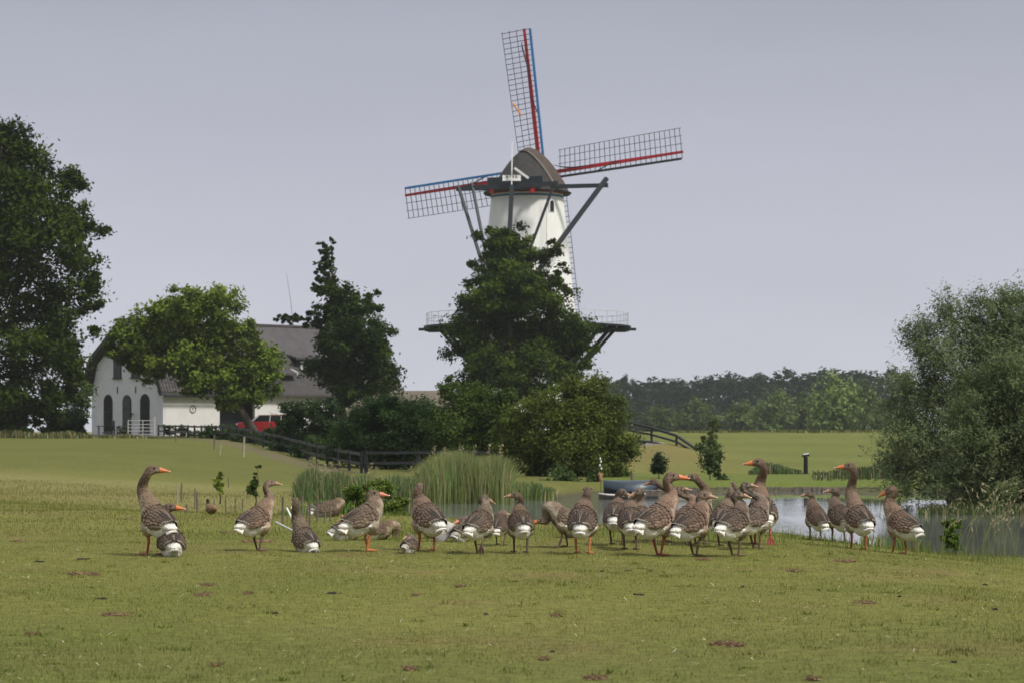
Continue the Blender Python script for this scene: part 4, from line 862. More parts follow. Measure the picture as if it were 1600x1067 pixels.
# wooden stakes
stakes = [(277, 755, 787, 2.4, 0, 'pale split stake, leftmost of the leaning group in the meadow'), (283, 754, 784, 3, 2, 'dark split stake beside the pale leftmost one'), (304.5, 763, 794, 2, 0, 'thin stake left of the thicker round post in the meadow'), (309, 768, 801, 3.4, -3, 'thicker round post next to the thin stake, left of the small duck'),
          (292, 788, 802, 5, 0, 'short square stump post in the mown grass'), (335, 778, 794, 1.2, 0, 'very thin stick standing just right of the small duck'), (352.6, 777, 805, 2.4, 0, 'first stake right of the small duck'), (357, 746, 761, 2, 0, 'small stake beside the yellow-green seedling shrub'),
          (367.6, 778, 800, 2.4, 1, 'stake hidden partly behind the tail of the second standing goose'), (379, 778, 798, 2.4, 0, 'stake right behind the back of the second standing goose'), (442, 776, 818, 4.2, 0, 'tall square post left of the white pipes'),
          (471, 775, 812, 3, 3, 'slim stake right behind the neck of the crouching goose'), (478, 786, 818, 3.4, 8, 'leaning stake right of the crouching goose neck'), (484, 783, 825, 3.4, 0, 'stake closest to the crouching goose, upright'), (496, 773, 816, 3.2, 0, 'tall stake in front of the reeds, left of the distant goose'),
          (507, 792, 816, 2.6, 4, 'short stake just left of the distant goose head'), (516, 787, 814, 2.8, 0, 'stake right behind the distant goose head'), (343, 689, 711, 2.2, 8, 'white leaning stick before the black fence'), (335, 679, 702, 2.6, 0, 'upper wooden stake before the black fence, left of the white stick'),
          (380, 683, 714, 3.6, 3, 'yellowish wooden post before the black fence'), (275, 676, 690, 2.2, 0, 'small stake before the rose hedge near the gate'), (766, 798, 800, 1, 0, '')]
for (px, y0, y1, w, lean, lab) in stakes:
    if not lab: continue
    p = G(px, y1, 26); s = p.y / FPX; H = (y1 - y0) * s * 1.02; r = w * s / 2
    f = MB(); f.tube([(0, 0, -.1), (H * math.tan(R(lean)) * .5, 0, H * .5), (H * math.tan(R(lean)), 0, H)], [r, r * .95, r * .8], 7)
    o = f.build('wooden_stake', M_['white'] if False else (M_['wood_pale'] if lab.startswith(('pale', 'white')) or 'yellowish' in lab else M_['wood'])); o.location = p; tag(o, lab, 'stake', 'stakes around the pond meadow')
for i, (a, b, lab) in enumerate((((448, 793), (459, 815), 'white plastic pipe leaning among the stakes, left one'), ((455, 792), (463, 806), 'white plastic pipe leaning among the stakes, right behind the goose neck'), ((431, 815), (458, 829), 'grey pole lying slanted in the grass left of the crouching goose'))):
    p = G(b[0], b[1], 26); q = W(a[0], a[1], p.y + .1) - p; f = MB(); f.tube([(0, 0, 0), q], .011, 8); o = f.build('plastic_pipe', M_['white'] if i < 2 else M_['metal']); o.location = p; tag(o, lab, 'pipe')

# ------------------------------------------------------------------ footbridge with its black railing
fb = empty('footbridge', W(1040, 692, 112), 0, 'footbridge approach with black sloping railing and pale deck beside the olive bush', 'bridge')
base = Vector(fb.location); F_ = lambda px, py, d: W(px, py, d) - base
dk = [(975, 684, 118), (1018, 689, 115), (1057, 699, 112), (1085, 712, 109), (1100, 722, 107)]
for i in range(len(dk) - 1):
    a, b = F_(*dk[i]), F_(*dk[i + 1]); f = MB(); f.beam(a - Vector((0, 0, .1)), b - Vector((0, 0, .1)), .3, .22); f.build('stringer', M_['slate'], fb)
    f = MB(); f.beam(a + Vector((.15, 1.0, -.12)), b + Vector((.15, 1.0, -.12)), 1.5, .06); f.build('deck', M_['concrete'], fb)
f = MB(); f.prism([(1010, 691), (1045, 696), (1034, 699), (1004, 698)], lambda u, v, d: F_(u, v, d), 111.5, 113); f.build('abutment', M_['concrete'], fb)
tops = [(985, 661, 117), (1018, 668, 115), (1057, 680, 112), (1085, 699, 109), (1102, 712, 107)]
for i in range(len(tops) - 1):
    a, b = F_(*tops[i]), F_(*tops[i + 1]); beam_part('handrail', a, b, .09, .11, M_['black'], fb)
    a2, b2 = (F_(tops[i][0], tops[i][1] + (dk[i][1] - tops[i][1]) * .5, tops[i][2]), F_(tops[i + 1][0], tops[i + 1][1] + (dk[i + 1][1] - tops[i + 1][1]) * .5, tops[i + 1][2])); beam_part('mid_rail', a2, b2, .07, .09, M_['black'], fb)
for i in range(1, 5): beam_part('post', F_(tops[i][0], tops[i][1] - .5, tops[i][2]), F_(tops[i][0], dk[i][1] + 3, tops[i][2]), .1, .1, M_['black'], fb)
# bollard lamp on the terrace
p = G(1259, 740, 78); bl = empty('bollard_light', p, 0, 'dark bollard with white tilted cap standing on the mown terrace', 'bollard')
f = MB(); f.tube([(0, 0, -.05), (0, 0, .62)], [.085, .075], 12); f.tube([(0, 0, -.05), (0, 0, .02)], [.16, .15], 12); f.build('post', M_['black'], bl)
f = MB(); f.box((0, 0, .67), (.24, .24, .08), Matrix.Rotation(R(-10), 3, 'Y')); f.build('head', M_['black'], bl); f = MB(); f.box((0.01, 0, .73), (.2, .2, .035), Matrix.Rotation(R(-10), 3, 'Y')); f.build('cap', M_['white'], bl)

# ------------------------------------------------------------------ boats, quay, sheeting
def hull(L, Wd, H, sheer=.12, n=14, top=True):
    mb = MB(); rows = []
    for i in range(n + 1):
        t = i / n * 2 - 1; w = Wd / 2 * max(.03, (1 - abs(t) ** 2.6)); z = H + sheer * t * t
        rows.append([(t * L / 2, -w, z), (t * L / 2, -w * .8, H * .35), (t * L / 2, 0, 0.0 + .25 * H * abs(t) ** 3), (t * L / 2, w * .8, H * .35), (t * L / 2, w, z)])
    for r in rows: mb.v += r
    for i in range(n):
        for k in range(4): a = i * 5 + k; mb.f.append((a, a + 1, a + 6, a + 5))
    return mb
def cover(L, Wd, H, sheer=.12, n=14, bulge=.18):
    mb = MB()
    for i in range(n + 1):
        t = i / n * 2 - 1; w = (Wd / 2 + .03) * max(.04, (1 - abs(t) ** 2.6)); z = H + sheer * t * t
        for u in (-1, -.92, -.5, 0, .5, .92, 1): mb.v.append((t * L / 2 * 1.01, w * u, z - .2 if abs(u) == 1 else z + bulge * (1 - u * u) * (1 - t * t)))
    for i in range(n):
        for k in range(6): a = i * 7 + k; mb.f.append((a, a + 1, a + 8, a + 7))
    return mb
b1 = empty('covered_boat', W(986, 770, 70.5), R(4), 'moored boat under a dark blue-grey tarpaulin in front of the olive bush', 'boat'); b1.location.z = WATER - .12
hull(1.6, .8, .45).build('hull', M_['slate'], b1, smooth=True); o = cover(1.6, .8, .45, bulge=.12).build('tarpaulin', M_['tarp'], b1, smooth=True)
b2 = empty('rowing_boat', W(972, 778, 67), R(-3), 'low open rowing boat with whitish gunwale moored before the covered boat', 'boat'); b2.location.z = WATER - .1
o = hull(1.3, .5, .2, .05).build('hull', M_['wood'], b2, smooth=True); f = MB(); f.tube([(-.64, 0, .25), (-.4, -.22, .22), (0, -.255, .2), (.4, -.22, .22), (.64, 0, .25), (.4, .22, .22), (0, .255, .2), (-.4, .22, .22), (-.64, 0, .25)], .022, 6); f.build('gunwale', M_['boat_white'], b2); f = MB()
f.box((.1, 0, .17), (.12, .4, .03)); f.build('thwart', M_['wood'], b2)
qd = empty('plank_quay', W(1040, 775, 68), 0, 'low weathered plank quay at the water between the geese and the boats', 'quay'); qd.location.z = WATER
for i in range(9): f = MB(); f.box((-.75 + i * .19, 0, .2), (.17, .9, .05)); f.build('plank', M_['wood'], qd)
for u in (-.75, 0, .75): f = MB(); f.tube([(u, -.42, -.7), (u, -.42, .24)], .05, 7); f.build('pile', M_['wood'], qd)
f = MB(); f.box((0, -.47, .12), (1.75, .05, .1)); f.build('fascia', M_['wood'], qd)
p = W(988, 745, 72); f = MB(); f.tube([(0, 0, -.7), (0, 0, .12)], [.05, .045], 8); o = f.build('mooring_post', M_['wood']); o.location = p; tag(o, 'short brownish mooring post behind the covered boat', 'post')
f = MB()
for i, (u, v) in enumerate(((0, 0), (.02, .09), (-.01, .2), (.03, .3))): f.ell((u, 0, -v), (.024, .02, .04), nu=8, nv=6)
o = f.build('fender_string', M_['white']); o.location = W(938, 716, 73); tag(o, 'string of small white floats hanging at the bush above the boats', 'floats')
f = MB(); f.tube([(0, 0, -1.1), (.02, 0, .12)], .007, 5); o = f.build('float_pole', M_['slate']); o.location = W(938.5, 718, 73.15); tag(o, 'thin dark pole that carries the white floats', 'pole')
f = MB(); f.tube([(-.06, 0, .16), (.0, 0, .05), (.02, 0, -.1), (-.01, 0, -.2)], [.05, .07, .06, .02], 8); f.tube([(.08, 0, .15), (.04, 0, .05), (.0, 0, -.05)], [.05, .05, .03], 8); o = f.build('orange_rag', mat('rag', (.42, .24, .12), .8, .2)); o.scale = (.8, .8, .8); o.location = W(938, 745, 72.8); tag(o, 'orange-brown cloth bundle tied below the white floats', 'cloth')
# stone edging of the far bank
f = MB(); r_ = random.Random(3)
for i in range(26):
    t = i / 25; x_ = 5.0 + 7.6 * t; y_ = 75.2 + .7 * math.sin(t * 3); f.box((x_, y_, WATER + .06), (.27, .14, .12 + r_.uniform(-.02, .03)), Matrix.Rotation(r_.uniform(-.1, .1), 3, 'Z'))
o = f.build('bank_edging', M_['wood']); tag(o, 'dark low timber edging of the far pond bank', kind='structure')
# ------------------------------------------------------------------ geese
ST = [(-.30, .315, .030, .028), (-.25, .300, .075, .060), (-.18, .282, .112, .102), (-.09, .272, .132, .128), (.0, .276, .140, .136), (.09, .292, .136, .135), (.16, .315, .118, .125), (.215, .345, .090, .100), (.25, .375, .062, .07)]
ST = [(a, .285 + (b - .285) * .95, c * .90, d * .93) for a, b, c, d in ST]; STX = np.array([s[0] for s in ST]); STA = np.array(ST)
dg = None
def voxel(mb, vox, smooth_it):
    me = mb.mesh('tmp', M_['plumage'], fix=False); o = bpy.data.objects.new('tmp', me); COL.objects.link(o)
    r = o.modifiers.new('r', 'REMESH'); r.mode = 'VOXEL'; r.voxel_size = vox
    s = o.modifiers.new('s', 'SMOOTH'); s.factor = .5; s.iterations = smooth_it
    bpy.context.view_layer.update(); d_ = bpy.context.evaluated_depsgraph_get(); m2 = bpy.data.meshes.new_from_object(o.evaluated_get(d_))
    bpy.data.objects.remove(o); bpy.data.meshes.remove(me); return m2
def goose(feet, head, bs=1.0, heading=60, face=0, facep=0, young=False, lying=False, pitch=12, leg='young', neckfwd=1.0, tuck=False, label='', lift=None, seed=0, roll=0, droopwing=False, dpx=None, tint=1.0, crouch=1.0):
    """feet, head: pixels of the photograph; heading, face: degrees, 0 = to the right, 90 = away"""
    r_ = random.Random(seed * 13 + 5); nr = np.random.default_rng(seed + 900)
    p = G(feet[0], feet[1], 18 if dpx is None else 24) if dpx is None or dpx < 0 else Vector(((feet[0] - 800) / FPX * dpx, dpx, 0))
    if dpx is None and p.y > 25.5: p = Vector(((feet[0] - 800) / FPX * 23.7, 23.7, 0))
    p.z = gz1(p.x, p.y)
    hd = R(heading); root = empty('goose', p, hd, label, 'goose', 'geese gathered on the grass by the pond')
    s = bs; drop = (.175 if lying else 0.0); ct, st_ = math.cos(-hd), math.sin(-hd)
    def tw(v): v = Vector(v); return Vector((v.x * ct - v.y * st_, v.x * st_ + v.y * ct, v.z))      # world offset -> local
    XS = .78 * r_.uniform(.94, 1.05); pitch += r_.uniform(1, 9) * (0 if lying else 1); vtint = np.array([r_.uniform(.93, 1.08), 1.0, r_.uniform(.9, 1.08)]); rimk = r_.uniform(.7, 1.35); pr = R(pitch); cp, sp_ = math.cos(pr), math.sin(pr)
    lz = (crouch - 1) * .1 + (0 if lying else .012)
    def bf(x, y, z):   # body frame -> local, with pitch about the hips and scale
        zc = .285; dz = z - zc; return Vector(((x * XS * cp - dz * sp_) * s, y * s, (zc + x * XS * sp_ + dz * cp - drop + lz) * s))
    def prof_at(x):
        return np.interp(x, STX, STA[:, 1]), np.interp(x, STX, STA[:, 2]), np.interp(x, STX, STA[:, 3])
    def surf(x, th, off):
        zc, ry, rz = prof_at(x); return bf(x, math.cos(th) * (ry + off), zc + math.sin(th) * (rz + off))
    mb = MB()
    n = 16; b0_ = len(mb.v); xs_ = np.linspace(-.30, .25, 14)
    for x in xs_:
        zc, ry, rz = prof_at(x)
        for k in range(n): a = 2 * PI * k / n; mb.v.append(tuple(bf(x, math.cos(a) * ry * .985, zc + math.sin(a) * rz * .985)))
    for i in range(len(xs_) - 1):
        for k in range(n): k2 = (k + 1) % n; mb.f.append((b0_ + i * n + k, b0_ + i * n + k2, b0_ + (i + 1) * n + k2, b0_ + (i + 1) * n + k))
    mb.f.append(tuple(b0_ + k for k in reversed(range(n)))); mb.f.append(tuple(b0_ + (len(xs_) - 1) * n + k for k in range(n)))
    # rear belly fullness
    mb.ell(bf(-.13, 0, .245), (.115 * s, .095 * s, .095 * s), nu=14, nv=10)
    # neck and head
    nb_ = bf(.17, 0, .36)
    fa = R(face); Fw = Vector((math.cos(fa) * math.cos(R(facep)), math.sin(fa) * math.cos(R(facep)), math.sin(R(facep)))); Fl = tw(Fw)
    nbw = p + Vector((nb_.x * math.cos(hd) - nb_.y * math.sin(hd), nb_.x * math.sin(hd) + nb_.y * math.cos(hd), 0))
    if tuck:
        Hd = bf(.04, .05, .45); Fl = tw(Vector((math.cos(hd + PI * .95), math.sin(hd + PI * .95), -.15))).normalized(); Pm = [nb_, bf(.24, .0, .42), bf(.2, .02, .48), Hd]
    else:
        yw = nbw.y + Fw.y * .05 + .02
        Hd = tw(W(head[0], head[1], yw) - p)
        Ln = (Hd - nb_).length; fwd = bf(1, 0, .285) - bf(0, 0, .285)
        P1 = nb_ + (fwd.normalized() * .28 * neckfwd + Vector((0, 0, .16))) * min(1, Ln / .4)
        up = Vector((0, 0, 1)) if (Hd.z - nb_.z) > .12 else Vector((0, 0, .25))
        P3 = Hd - Fl * .028 * s - Vector((0, 0, .012 * s)); P2 = P3 - up * .34 * Ln + Vector((0, 0, 0)) - Fl * .05 * s
        Pm = [nb_, P1, P2, P3]
    def bez(t): a, b, c, d = Pm; return a * (1 - t) ** 3 + b * 3 * t * (1 - t) ** 2 + c * 3 * t * t * (1 - t) + d * t ** 3
    NP = [bez(i / 16) for i in range(17)]
    nk = 1.0 if not young else .84; hs = s * (1.0 if not young else .88)
    rad = [max(.034 * nk, .058 * (1 - t) ** 3.2 + .038 * nk + .003 * math.sin(t * PI)) * s for t in [i / 16 for i in range(17)]]
    mb.tube(NP, rad, 12); mb.tube([bf(.08, 0, .31), nb_, NP[2]], [.105 * s, .085 * s, rad[2] * 1.02], 12)
    zax = Vector((0, 0, 1)); side = Fl.cross(zax).normalized(); upv = side.cross(Fl).normalized()
    Mh = Matrix((tuple(Fl), tuple(-side), tuple(upv))).transposed()
    mb.ell(Hd, (.060 * hs, .038 * hs, .043 * hs), Mh); mb.ell(Hd + Fl * .043 * hs - upv * .006 * hs, (.040 * hs, .028 * hs, .031 * hs), Mh); mb.ell(Hd + Fl * .005 * hs - upv * .016 * hs, (.040 * hs, .032 * hs, .028 * hs), Mh)
    mb.ell(bf(-.275, 0, .292), (.075 * s, .062 * s, .030 * s))
    # thighs
    if not lying:
        for sg in (-1, 1):
            a = bf(.015, .078 * sg, .23); b = bf(.01, .07 * sg, .14); mb.tube([a, a.lerp(b, .5), b], [.075 * s, .056 * s, .024 * s], 10); mb.ell(a, (.08 * s, .06 * s, .075 * s))
    me = voxel(mb, .0125, 3); nv = len(me.vertices); co = np.empty(nv * 3, np.float32); me.vertices.foreach_get('co', co); co = co.reshape(-1, 3)
    # colours by body region
    q = co / s; dz = q[:, 2] + drop - lz - .285; bx = (q[:, 0] * cp + dz * sp_) / XS; bz = -q[:, 0] * sp_ + dz * cp + .285; by = q[:, 1]
    NPa = np.array([v[:] for v in NP]); dn = np.linalg.norm(co[:, None, :] - NPa[None], axis=2); tn = dn.argmin(1) / 16.0; dmin = dn.min(1)
    noi = nr.normal(0, .012, nv); wave = .012 * np.sin(by * 60 + bz * 35) + .01 * np.sin(bx * 75 + bz * 20)
    g_ = (.92 if young else 1.0) * tint * vtint
    breast = np.array([.37, .295, .225]) * g_; brown = np.array([.175, .124, .09]) * g_; neckc = np.array([.165, .118, .084]) * g_ if not young else np.array([.185, .142, .108]) * g_; dark = np.array([.06, .042, .032]); white = np.array([.80, .77, .70]) * r_.uniform(.86, 1.02)
    C = np.tile(breast, (nv, 1))
    zc_, ry_, rz_ = np.interp(bx, STX, STA[:, 1]), np.interp(bx, STX, STA[:, 2]), np.interp(bx, STX, STA[:, 3])
    t = np.clip((bz - zc_ - .02 + wave) / .05, 0, 1)[:, None]; C = C * (1 - t) + brown * t
    # flank bars
    bar = (.5 + .5 * np.sin(bx * 150 + 3 * np.sin(bz * 40)))[:, None] * (np.abs(by) > .07)[:, None] * .22; C = C * (1 - bar * .6)
    edge = -.035 + .25 * (bz - .2) + wave + noi * .5
    # vent and belly behind the legs are white
    wv = np.clip((edge - bx) / .02, 0, 1) * np.clip((zc_ + .075 + .35 * np.clip(-bx - .1, 0, 1) - bz) / .025, 0, 1)
    thigh = ((np.abs(by) > .035) & (bx > -.055) & (bz < .23)).astype(float); wv = wv * (1 - thigh * .9)
    und = np.clip((.175 - bz + wave) / .02, 0, 1) * np.clip((.06 - bx) / .04, 0, 1) * (1 - thigh); wv = np.maximum(wv, und)[:, None]
    C = C * (1 - wv) + white * wv
    isn = np.clip((tn - .12) / .3, 0, 1) * (dmin < .16 * s); isn = isn[:, None]
    C = C * (1 - isn) + neckc * isn
    # darker stripe down the back of the neck, furrows along it
    tang = np.gradient(NPa, axis=0); idx = dn.argmin(1); rel = co - NPa[idx]; bk = -(tw(Vector((math.cos(hd), math.sin(hd), 0))) if tuck else (Fl * .6 + Vector((1, 0, 0)) * .6)); bk = np.array(bk[:]); bk /= np.linalg.norm(bk)
    bd_ = (rel @ bk) / (np.linalg.norm(rel, axis=1) + 1e-6); m = (np.clip((bd_ - .25) / .5, 0, 1) * (tn > .2) * .55)[:, None]; C = C * (1 - m) + dark * 1.3 * m
    m = (np.clip((-bd_ - .3) / .5, 0, 1) * (tn > .1) * (tn < .95) * .35)[:, None]; C = C * (1 - m) + np.array([.30, .25, .20]) * m
    Hda = np.array(Hd[:]); hr = np.linalg.norm(co - Hda, axis=1) / s
    fr = (co - Hda) @ np.array(Fl[:]) / s; ud = (co - Hda) @ np.array(upv[:]) / s
    m = (np.clip((.085 - hr) / .03, 0, 1) * (ud > .012) * .45)[:, None]; C = C * (1 - m) + dark * 1.4 * m
    m = (np.clip((.085 - hr) / .03, 0, 1) * (ud < .01) * (fr > -.02) * (.45 if young else .22))[:, None]; C = C * (1 - m) + np.array([.34, .27, .21]) * m
    C = np.clip(C * (1 + nr.normal(0, .09, (nv, 1))), .01, .95)
    for a_ in list(me.color_attributes): me.color_attributes.remove(a_)
    ca = me.color_attributes.new('Col', 'FLOAT_COLOR', 'POINT'); c4 = np.ones((nv, 4), np.float32); c4[:, :3] = C; ca.data.foreach_set('color', c4.ravel())
    me.polygons.foreach_set('use_smooth', np.ones(len(me.polygons), dtype=bool)); me.name = 'body'
    me.materials.clear(); me.materials.append(M_['plumage'])
    ob = bpy.data.objects.new('body', me); put(ob, root)
    # bill: two mandibles
    bm_ = 'bill_young' if young else ('bill' if seed % 3 else 'bill_pink'); bl_ = (.068 if young else .088) * s; b0 = Hd + Fl * .064 * hs - upv * .004 * hs
    mb = MB(); rings = [(0, .024, .028), (.3, .022, .022), (.6, .018, .014), (.85, .015, .009), (1.0, .007, .004)]
    for (t, w_, h_) in rings:
        c = b0 + Fl * (t * bl_) - upv * (t * .014 * s)
        for k in range(10): a = 2 * PI * k / 10; mb.v.append(tuple(c - side * math.cos(a) * w_ * hs + upv * math.sin(a) * h_ * hs))
    for i in range(4):
        for k in range(10): k2 = (k + 1) % 10; mb.f.append((i * 10 + k, i * 10 + k2, i * 10 + 10 + k2, i * 10 + 10 + k))
    mb.f.append(tuple(40 + k for k in range(10))); bo = mb.build('bill', M_[bm_], root, smooth=True)
    nb2 = MB(); nb2.ell(b0 + Fl * bl_ * .95 - upv * .012 * s, (.009 * s, .008 * s, .006 * s), Mh, 8, 6); tag(nb2.build('bill_tip', M_['white'], bo, smooth=True))
    for sg in (-1, 1):
        e1 = MB(); e1.ell(Hd + Fl * .018 * hs + upv * .014 * hs + side * sg * .034 * hs, (.0088 * hs,) * 3, nu=8, nv=6); e1.build('eye', M_['eye'], root, smooth=True)
    # wings: overlapping feathers, dark in the middle and pale along the rim
    def feather(mb, x, th, L, wd, dth, dk, pl, o0, o1, fn=surf):
        U = [(0, .55), (.35, .95), (.7, 1.0), (.9, .72), (1.0, .25)]; b = len(mb.v); cs = []
        for (u, ww) in U:
            xc = x - L * u; tc_ = th + dth * u; of = o0 + (o1 - o0) * u
            zc, ry, rz = prof_at(max(xc, -.22)); R0 = max(.06, (ry + rz) / 2); hw = wd * ww / 2 / R0
            for kx in (-1, -.72, 0, .72, 1):
                mb.v.append(tuple(fn(xc, tc_ + hw * kx, of + (.004 if kx == 0 else (0 if abs(kx) < 1 else -.002)))))
                rim = abs(kx) == 1 or u == 1.0
                c_ = np.array(pl if rim else dk) * (.85 + .3 * r_.random()); 
                mb.c.append(tuple(c_))
        for i in range(4):
            for k in range(4): a = b + i * 5 + k; mb.f.append((a, a + 1, a + 6, a + 5))
    for sg in (-1, 1):
        mb = MB(); md = lambda x, th, off: surf(max(x, -.30) if x > -.34 else -.30, PI / 2 + sg * (PI / 2 - th), off) if x >= -.3 else (surf(-.30, PI / 2 + sg * (PI / 2 - th), off) + (bf(x, 0, .3) - bf(-.30, 0, .3)) + Vector((0, 0, .01)))
        # long primaries and tertials first (lowest layer)
        for i in range(6):
            th = R(4 + i * 14); dk = (.045, .034, .028) if i > 3 else (.085, .062, .046); feather(mb, -.04 - .006 * i, th, .20 + .010 * i, .040, R(14 - i * 2), dk, (.60, .54, .46) if i < 5 else (.34, .28, .22), .004 + .002 * i, .018 + .002 * i, md)
        rows = 7
        for rr in range(rows):
            x = -.11 + rr * .042; f = rr / (rows - 1); L = .135 - .05 * f; wd = .050 - .014 * f; nn = 6 + rr // 3
            for i in range(nn + 1):
                th = R(-6 + 92 * (i + (.5 if rr % 2 else 0)) / nn)
                if th > R(94): continue
                lo = i <= 1; c0 = np.array((.118, .083, .061)) * g_ * (1 + r_.uniform(-.2, .2)) * (1 if not lo else 1.45); pl = (np.array((.31, .245, .185)) * (1 if not lo else 1.3) * (1 - f) + np.array((.165, .12, .088)) * f) * r_.uniform(.7, 1.15) * rimk
                feather(mb, x + r_.uniform(-.006, .006), th, L * r_.uniform(.9, 1.1), wd, R(r_.uniform(-3, 3)), c0, pl, .004 - .014 * f, .016 - .006 * f + r_.uniform(0, .003), md)
        if droopwing and sg > 0:
            base = bf(.1, .12, .33); 
            for i in range(9):
                a = R(-150 - i * 9); d_ = Vector((math.cos(a) * .9, .35 + .02 * i, math.sin(a) * .75 - .1)).normalized(); L = .30 + .015 * i; pr_ = d_.cross(Vector((0, 1, 0))).normalized() * .022; t_ = base + d_ * L; b = len(mb.v)
                mid = base + d_ * L * .6
                mb.add([base - pr_, base + pr_, mid + pr_ * 1.2, mid - pr_ * 1.2, t_ + pr_ * .4, t_ - pr_ * .4], [(0, 1, 2, 3), (3, 2, 4, 5)], [(.7, .68, .64)] * 2 + [(.5, .48, .46)] * 2 + [(.04, .04, .05)] * 2)
        w_ = mb.build('wing', M_['feather'], root, fix=False, smooth=False)
    # tail fan: one cambered sheet of nine feathers, white coverts, grey middle, white border
    mb = MB(); nu, nv_ = 27, 8
    for (lay, zo) in ((0, 0.0), (1, -.010)):
        b = len(mb.v)
        for j in range(nv_ + 1):
            v = j / nv_
            for i in range(nu + 1):
                u = i / nu * 2 - 1; sc = abs(math.sin((u + 1) * PI * 4.5)); L = .135 - .03 * u * u + (.012 * sc if j == nv_ else 0)
                a = R(33) * u * (.55 + .45 * v); wd0 = .045 * (1 - v)
                mb.v.append(tuple(bf(-.235 - math.cos(a) * L * v, math.sin(a) * L * v + u * wd0, .335 - .045 * u * u - .045 * v + zo + .004 * sc)))
                wh = v > .80 or abs(u) > .84 or v < .42 or lay == 1
                c_ = (.80, .77, .71) if wh else (.15, .115, .09); c_ = tuple(q * (.80 + .2 * sc) for q in c_); mb.c.append(c_)
        for j in range(nv_):
            for i in range(nu): k = b + j * (nu + 1) + i; mb.f.append((k, k + 1, k + nu + 2, k + nu + 1))
    mb.build('tail', M_['feather'], root, fix=False, smooth=True)
    # legs and webbed feet
    if not lying:
        lm = M_['leg_' + leg]
        for sg in (-1, 1):
            hp = bf(.012, .07 * sg, .165); up_ft = lift == sg
            ft = Vector((.035 * s + (.03 * s if sg > 0 else -.045 * s) * (0 if up_ft else 1), .062 * sg * s, .012)) if not up_ft else Vector((-.06 * s, .06 * sg * s, .085))
            kn = hp.lerp(ft, .35) + Vector((-.018 * s, 0, 0))
            mb = MB(); mb.tube([hp, kn, ft + Vector((0, 0, .012)), ft], [.017 * s, .0125 * s, .0095 * s, .011 * s], 8)
            fz = 0.004 if not up_ft else -.0; toes = []
            for a in (-26, 0, 26):
                d_ = Vector((math.cos(R(a)), math.sin(R(a)), 0)); 
                if up_ft: d_ = Vector((-.25 + .1 * math.cos(R(a)), math.sin(R(a)), -.85))
                e2 = ft + d_.normalized() * .085 * s; e2.z = max(e2.z - .004, .002); toes.append(e2); mb.tube([ft, ft.lerp(e2, .5) + Vector((0, 0, .004)), e2], [.009 * s, .0075 * s, .004 * s], 6)
            b = len(mb.v); z1 = Vector((0, 0, .003)); mb.add([ft + z1, toes[0] + z1, toes[1] + z1, toes[2] + z1, ft - z1, toes[0] - z1, toes[1] - z1, toes[2] - z1], [(0, 1, 2), (0, 2, 3), (4, 6, 5), (4, 7, 6), (1, 5, 6, 2), (2, 6, 7, 3)])
            mb.build('leg', lm, root, smooth=False)
    return root
A_ = dict
